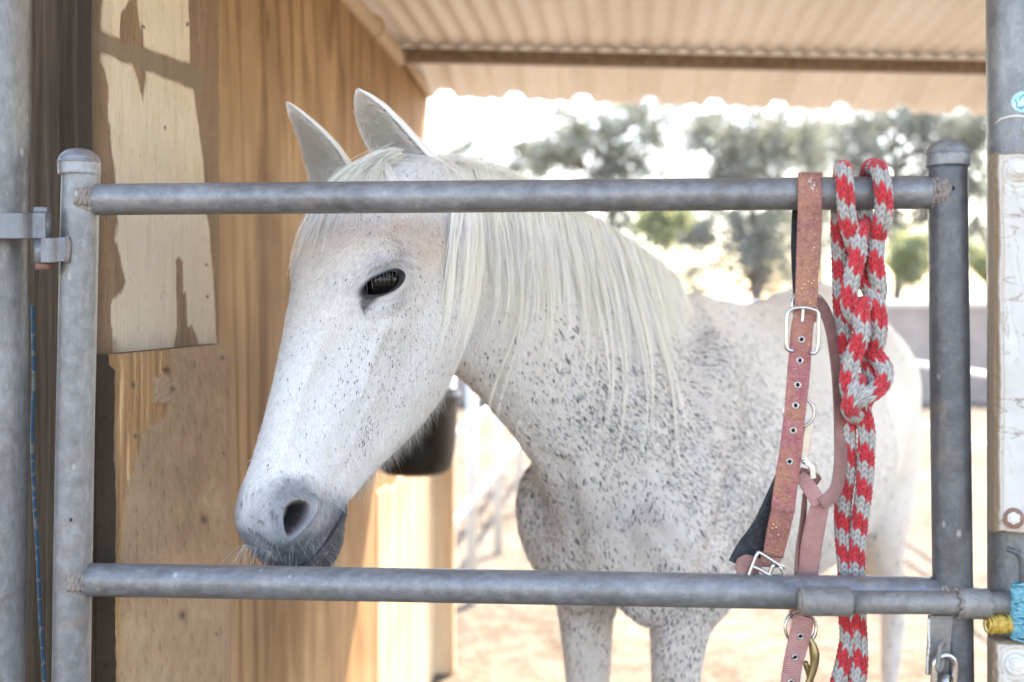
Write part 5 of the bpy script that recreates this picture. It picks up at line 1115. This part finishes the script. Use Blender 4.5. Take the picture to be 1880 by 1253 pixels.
# =================================================================== MANE, FORELOCK, WHISKERS, FLECKS
def surf_out(p, side, far=.35):
    """first body surface met when coming in from outside along -side; returns location, normal"""
    o = Vector(p+side*far); hit = bvh.ray_cast(o, Vector(-side), far*2)
    return hit
def clump(name, guides, per, spread, tip, rad, parent, colr, seed, K=16, frizz=.0015, m=None, outv=(.62, -.78, .1)):
    """guides: list of Kx3 polylines"""
    g = np.random.default_rng(seed); S = []; C = []; Rr = []
    s = np.linspace(0, 1, K)
    for gd_ in guides:
        n = per if np.isscalar(per) else int(g.integers(per[0], per[1])); T = nrm(gd_[-1]-gd_[0]); tone = g.uniform(.86, 1.03)
        base = colr(g)
        for k in range(n):
            off = g.normal(size=3)*spread; off -= np.dot(off, T)*T*.3; sh = np.interp(s, [0, .15, .6, 1], [1, .9, .55, tip]); ln = g.uniform(.5, 1.0)
            idx = s*ln*(K-1); i0 = np.clip(idx.astype(int), 0, K-2); f = (idx-i0)[:, None]; q = gd_[i0]*(1-f)+gd_[i0+1]*f
            w1 = g.normal(size=3)*frizz; ph = g.uniform(0, 6); q = q+off*sh[:, None]+w1*np.sin(s*g.uniform(5, 11)+ph)[:, None]*s[:, None]
            S.append(q); Rr.append(rad*g.uniform(.7, 1.2)*np.interp(s, [0, .05, .7, 1], [.7, 1, .8, .25])); C.append(np.tile(base*tone*g.uniform(.92, 1.04), (K, 1)))
    S = np.array(S); V, F_ = hair_ribbons(S, np.array(Rr)*1.7, np.tile(outv, (len(S), 1)), g.normal(size=len(S))*.45); C = np.repeat(np.vstack(C), 2, axis=0)
    return mesh_obj(name, V, F_, m or m_mane, parent, True, np.clip(C, 0, .97))
crest = cr(np.array([c for c, _, _ in NK]), 12); cl = np.concatenate([[0], np.cumsum(np.linalg.norm(np.diff(crest, axis=0), axis=1))]); cl /= cl[-1]
def crest_at(u): return np.array([np.interp(u, cl, crest[:, k]) for k in range(3)])
def mane_guide(u, L, lag, seed, K=16, lift=.006, wave=.004, out0=.02):
    g = np.random.default_rng(seed); r = crest_at(u); side = nrm(hS*(1-u)+bS*u); side[2] = 0; side = nrm(side); h = bvh.find_nearest(Vector(r+np.array([0, 0, .03])));
    top = np.array(h[0]); s = np.linspace(0, 1, K); P_ = []
    tang = nrm(crest_at(min(1, u+.02))-crest_at(max(0, u-.02)))
    fr, ph = g.uniform(4, 9), g.uniform(0, 6)
    for i, t_ in enumerate(s):
        d = L*t_; x = top+np.array([0, 0, .006])+side*(.012+.0*t_)
        if i == 0: P_.append(top-side*.008+[0, 0, -.004]); continue
        x = x+np.array([0, 0, -d*np.interp(t_, [0, .15, 1], [.45, .85, 1])])+tang*lag*t_*L+tang*wave*math.sin(fr*t_+ph)*t_*1.5
        hh = surf_out(np.array([x[0], x[1], x[2]])-side*.0, side)
        if hh[0] is not None:
            sp = np.array(hh[0]); x = x+side*((sp-x)@side)+side*(lift*(1-.55*t_)+.0025)+side*.004*math.sin(fr*1.3*t_+ph)*(t_ > .3)
            if ((sp-top)@side) < -.05: x = P_[-1]+np.array([0, 0, -L/K])
        P_.append(x)
    P_ = np.array(P_)
    for _ in range(3): P_[1:-1] = .25*P_[:-2]+.5*P_[1:-1]+.25*P_[2:]
    return P_
creamc = lambda g: np.array([.93, .90, .82])+g.uniform(-1, 1)*np.array([.01, .025, .07])
guides = []; g0 = np.random.default_rng(5)
for k in range(380):
    u = .035+.825*((k+g0.uniform(0, 1))/380)**1.0
    L = np.interp(u, [.05, .15, .30, .50, .62, .72, .82, .95], [.31, .33, .34, .34, .31, .22, .12, .05])*g0.uniform(.45, 1.08)
    guides.append(mane_guide(u, L, -.12-.22*max(0, 1-u/.16)+.05*g0.normal(), 100+k, lift=g0.uniform(.001, .010)))
mane = clump('mane', guides, (20, 40), .0048, .60, .00026, horse, creamc, 21)
# sparse long ends
long_g = [mane_guide(g0.uniform(.22, .62), g0.uniform(.46, .60), -.08+.05*g0.normal(), 900+k, lift=.010) for k in range(26)]
clump('mane', long_g, (8, 22), .0030, .5, .00024, horse, creamc, 22)
# top wisps along the crest, rim of short hair standing
gs_ = []
for k in range(150):
    u = g0.uniform(.03, .75); r = np.array(bvh.find_nearest(Vector(crest_at(u)+[0, 0, .03]))[0]); tg = nrm(crest_at(min(1, u+.03))-crest_at(u)); side = nrm(hS); L = g0.uniform(.03, .075)*(1.3 if u < .35 else .5); s = np.linspace(0, 1, 16)[:, None]
    gs_.append(r+[0, 0, -.006]+s*L*(tg*.75+np.array([0, 0, .55])*(1-s)+side*g0.uniform(-.1, .5))+np.array([0, 0, -.030])*s**2*g0.uniform(.2, 1.5))
clump('mane', gs_, (20, 40), .005, .7, .00024, horse, creamc, 23, frizz=.004)
# forelock
def head_surf(a, s):
    h = bvh.ray_cast(Vector(H(a, .25, s)), Vector(-hN), .6); return np.array(h[0]) if h[0] is not None else None
fg = []
for k in range(76):
    s0 = g0.normal()*.016; a0 = -.215+g0.uniform(-.01, .02); s1 = -.055+g0.normal()*.035+s0*.8; a1 = -.04+g0.uniform(-.08, .07); K = 16; P_ = []
    if k > 60: s1 = .06+g0.normal()*.02; a1 = -.09+g0.uniform(-.03, .05)
    lift = g0.uniform(.002, .010)
    for i in range(K):
        t_ = i/(K-1); aa = a0+(a1-a0)*t_; ss = s0+(s1-s0)*t_**.8; ssc = float(np.clip(ss, -.088, .088)); x = head_surf(aa, ssc)
        if x is None: x = H(aa, .0, ssc)
        bul = .012*math.sin(math.pi*min(1, t_*1.6))*(t_ < .62); x = x+hN*(lift*(1-.6*t_)+bul*.6)+hS*(ss-ssc)*.6
        P_.append(x)
    P_ = np.array(P_)
    for _ in range(4): P_[1:-1] = .25*P_[:-2]+.5*P_[1:-1]+.25*P_[2:]
    fg.append(P_)
clump('forelock', fg, (14, 30), .0050, .7, .00024, horse, creamc, 24, frizz=.003, outv=tuple(hN))
# tail, hanging behind
tb = Bp(1.56, 0, 1.34); tg_ = []
for k in range(40):
    o = g0.normal(size=3)*.02; s = np.linspace(0, 1, 16)[:, None]; tg_.append(tb+o+s*np.array([0, 0, -.95])*g0.uniform(.75, 1)+bB*(.09*np.sin(s*1.7))+o*s*1.2)
clump('tail', tg_, 60, .012, .4, .0006, horse, lambda g: np.array([.62, .52, .36]), 25)
# chin and jaw hairs, whiskers, lashes
def hair_field(name, n, pick, ln, rad, droop, colr, seed, dirf, K=6, wild=.25):
    g = np.random.default_rng(seed); S = []; Rr = []; C = []
    while len(S) < n:
        o, d = pick(g); h = bvh.ray_cast(Vector(o), Vector(d), .5)
        if h[0] is None: continue
        x = np.array(h[0]); nn_ = np.array(h[1]); L = g.uniform(*ln); dr = nrm(dirf(x, nn_, g)+g.normal(size=3)*wild); s = np.linspace(0, 1, K)[:, None]; bend = g.normal(size=3)*.25
        S.append(x+s*L*dr+s*s*L*(np.array([0, 0, -droop])+bend)); Rr.append(rad*np.interp(s[:, 0], [0, 1], [1, .2])); C.append(np.tile(colr(g), (K, 1)))
    V, F_ = strands(np.array(S), np.array(Rr)); return mesh_obj(name, V, F_, m_mane, horse, True, np.repeat(np.vstack(C), 3, axis=0))
pale = lambda g: np.array([.70, .66, .60])*g.uniform(.8, 1.1)
hair_field('jaw_hair', 1100, lambda g: (lambda a: (H(a, -.45, g.normal()*.016+.01), hN))(g.uniform(.08, .28)), (.005, .020), .00018, .5, pale, 31, lambda x, n, g: -hN*.6+hA*.9+hS*.1)
hair_field('whisker', 46, lambda g: (lambda a, n: (H(a, n, .3), -hS))(g.uniform(.365, .41), g.uniform(-.12, .02)), (.02, .06), .00014, .35, pale, 32, lambda x, n, g: n*.9+hA*.5, 10, .35)
hair_field('whisker', 45, lambda g: (lambda s_: (H(.40, .3, s_), -hN))(g.normal()*.025), (.025, .06), .00018, .5, pale, 33, lambda x, n, g: n*.9+hA*.4, 10, .4)
hair_field('whisker', 40, lambda g: (H(.39, -.4, g.normal()*.02), hN), (.03, .06), .00018, .3, pale, 34, lambda x, n, g: n*.7+hA*.5, 10, .4)
hair_field('eye_whisker', 12, lambda g: (H(EC[0]+.045+g.normal()*.006, EC[1]+.02+g.normal()*.01, .3), -hS), (.03, .05), .00018, .2, pale, 35, lambda x, n, g: n*.6-hN*0+hA*.3, 10, .35)
S = []; Rr = []; g = np.random.default_rng(36)
for k in range(9):
    uu = (-.75+k*.17+g.normal()*.03)*.0265; vv = .0155*math.sqrt(max(0, 1-(uu/.0265)**2))*1.02; c_, s__ = math.cos(EROT), math.sin(EROT); da = uu*c_+vv*s__; dn = -uu*s__+vv*c_
    x = np.array(bvh.ray_cast(Vector(H(EC[0]+da*1.04, EC[1]+dn*1.04, .3)), Vector(-hS), .5)[0]); dl = nrm(EN*.75+hA*.75+hN*.05-hN*.35+g.normal(size=3)*.10); L = g.uniform(.009, .014); s = np.linspace(0, 1, 7)[:, None]
    S.append(x-EN*.001+s*L*dl+s*s*L*np.array([0, 0, -.45])); Rr.append(.0002*np.interp(s[:, 0], [0, 1], [1, .25]))
V_, F_ = strands(np.array(S), np.array(Rr)); mesh_obj('eyelash', V_, F_, mat('lash', (.40, .38, .36), .5), horse)
# ---- short coat: dark flecks and pale fuzz lying on the skin
tri = np.array([p.vertices[:3] for p in me0.polygons]); vb = V; fc = vb[tri].mean(1); e1 = vb[tri[:, 1]]-vb[tri[:, 0]]; e2 = vb[tri[:, 2]]-vb[tri[:, 0]]; fn = np.cross(e1, e2); ar = np.linalg.norm(fn, axis=1); fn = fn/(ar[:, None]+1e-12)
quad = np.array([len(p.vertices) for p in me0.polygons]); ar = ar*np.where(quad == 4, 1, .5)
flip = np.sign((fn*(fc-np.array([0, 0, CAMZ]))).sum(1)); 
pn = np.zeros(len(me0.polygons)*3); me0.polygons.foreach_get('normal', pn); fn = pn.reshape(-1, 3)
fa, fnn, fs = Hinv(fc); face_head = (sstep(fa, -.30, -.16)*sstep(fnn, -.33, -.27) > .5)
toward = ((np.array([0, 0, CAMZ])-fc)*fn).sum(1)/np.linalg.norm(fc-[0, 0, CAMZ], axis=1)
def flow(x, head):
    """hair direction"""
    a, n, s = Hinv(x); d = (x-bC); t = d@bB
    fh = hA*.9-hN*.25*np.sign(n+.1)[:, None]*0+hA*0
    fh = np.tile(hA, (len(x), 1))*.95+(-hN)*.35
    fb = np.tile(bB*.55+np.array([0, 0, -.85]), (len(x), 1)); k = sstep(t, -.25, .1)[:, None]; fbn = np.tile(nrm([.35, .45, -.80]), (len(x), 1)); fb = fbn*(1-k)+fb*k
    legm = sstep(x[:, 2], .98, .85)[:, None]; fb = fb*(1-legm)+np.array([0, 0, -1.])*legm
    return np.where(head[:, None], fh, fb)
def fur(name, n, weight, ln, wd_, colr, seed, lay=.10, jit=.18, m=None, K=3):
    g = np.random.default_rng(seed); pr = ar*weight; pr = pr/pr.sum(); idx = g.choice(len(pr), n, p=pr); r1 = g.uniform(size=(n, 2)); sw = r1.sum(1) > 1; r1[sw] = 1-r1[sw]
    x = vb[tri[idx, 0]]+e1[idx]*r1[:, :1]+e2[idx]*r1[:, 1:]; nn_ = fn[idx]; d = flow(x, face_head[idx])+g.normal(size=(n, 3))*jit+smooth_noise(x*9, 77, 2)[:, None]*.5*np.cross(nn_, flow(x, face_head[idx])); d = d-(d*nn_).sum(1)[:, None]*nn_; d /= np.linalg.norm(d, axis=1)[:, None]
    sd_ = np.cross(d, nn_); L = g.uniform(ln[0], ln[1], n)[:, None]; W = g.uniform(wd_[0], wd_[1], n)[:, None]; z_ = np.exp(g.normal(size=(n, 1))*.28); L = L*z_; W = W*z_
    lf = nn_*.0003
    # leaf shaped, lying along the coat
    v = np.stack([x+lf*0.2, x+lf+d*L*.35-sd_*W, x+lf*2+d*L+nn_*L*lay, x+lf+d*L*.35+sd_*W], 1).reshape(-1, 3); f = np.arange(n*4).reshape(-1, 4); c = np.repeat(colr(x, g, n), 4, axis=0)
    return mesh_obj(name, v, f, m or m_fleck, horse, False, c)
m_fleck = mat('short_hair', (1, 1, 1), .65, 0, .2); t = NT(m_fleck); at = t.new('ShaderNodeAttribute'); at.attribute_name = 'Col'; t.color(at.outputs[0])
tB = (fc-bC)@bB; sBd = (fc-bC)@bS; vis = (toward > -.25)
nz_ = smooth_noise(fc*13, 81, 3); nz2_ = smooth_noise(fc*55, 82, 2)
sh_w = np.exp(-((tB-.10)/.27)**2)*np.exp(-((fc[:, 2]-1.12)/.27)**2)*(~face_head); neck_w = (~face_head)*(tB < .2)*.12; body_w = (~face_head)*np.exp(-((tB-.55)/.35)**2)*.16+.02*(~face_head); leg_w = (~face_head)*(fc[:, 2] < .85)*.10
u_, v_ = eye_uv(fa, fnn); ed_ = np.sqrt((u_/.0265)**2+(v_/.0155)**2)
hw_ = face_head*(.05+.35*G2(-.06, -.0, .03, .03, 0, fa, fnn)+.45*G2(.06, -.055, .05, .035, .2, fa, fnn)+.35*G2(.13, -.10, .04, .03, 0, fa, fnn)+.65*G2(.20, -.095, .032, .016, 0, fa, fnn)+.20*G2(.02, -.17, .09, .08, 0, fa, fnn)+.25*G2(.10, -.02, .1, .03, 0, fa, fnn))
hw_ = hw_*(ed_ > 1.7)*(fa < .36)
cl_ = np.clip(.6+.55*nz_+.35*nz2_, 0.05, 2)
darkc = lambda x, g, n: np.array([.085, .085, .098])*g.uniform(.5, 2.0, n)[:, None]
wgt = (sh_w*1.0+neck_w+body_w+leg_w)*vis*cl_
FL = fur('fleck_hair', 8500, wgt, (.005, .011), (.0009, .0018), darkc, 41)
FH = fur('fleck_hair', 2000, hw_*vis*cl_, (.0025, .005), (.0004, .0009), darkc, 42)
FS = fur('fleck_hair', 12000, (sh_w+neck_w*.6+body_w*.5)*vis*np.clip(.5+nz_, .1, 2), (.006, .011), (.0005, .0009), lambda x, g, n: np.array([.26, .26, .29])*g.uniform(.6, 1.4, n)[:, None], 45)
def coatc(x, g, n):
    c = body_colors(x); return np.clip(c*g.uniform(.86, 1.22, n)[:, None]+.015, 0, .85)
okh = face_head*(ed_ > 1.45)*vis*((np.sqrt(nostril_f(fa, fnn)) > 1.2) | (fa < .28))*(fa < .40)
fur('coat_hair', 90000, okh*np.where(fa > .33, .35, 1.0), (.0035, .0075), (.00022, .0004), coatc, 43, lay=.22, jit=.22)
fur('coat_hair', 60000, (~face_head)*(toward > -.3)*(tB < 1.0)*1.0, (.007, .013), (.0005, .0008), coatc, 44, lay=.15, jit=.2)
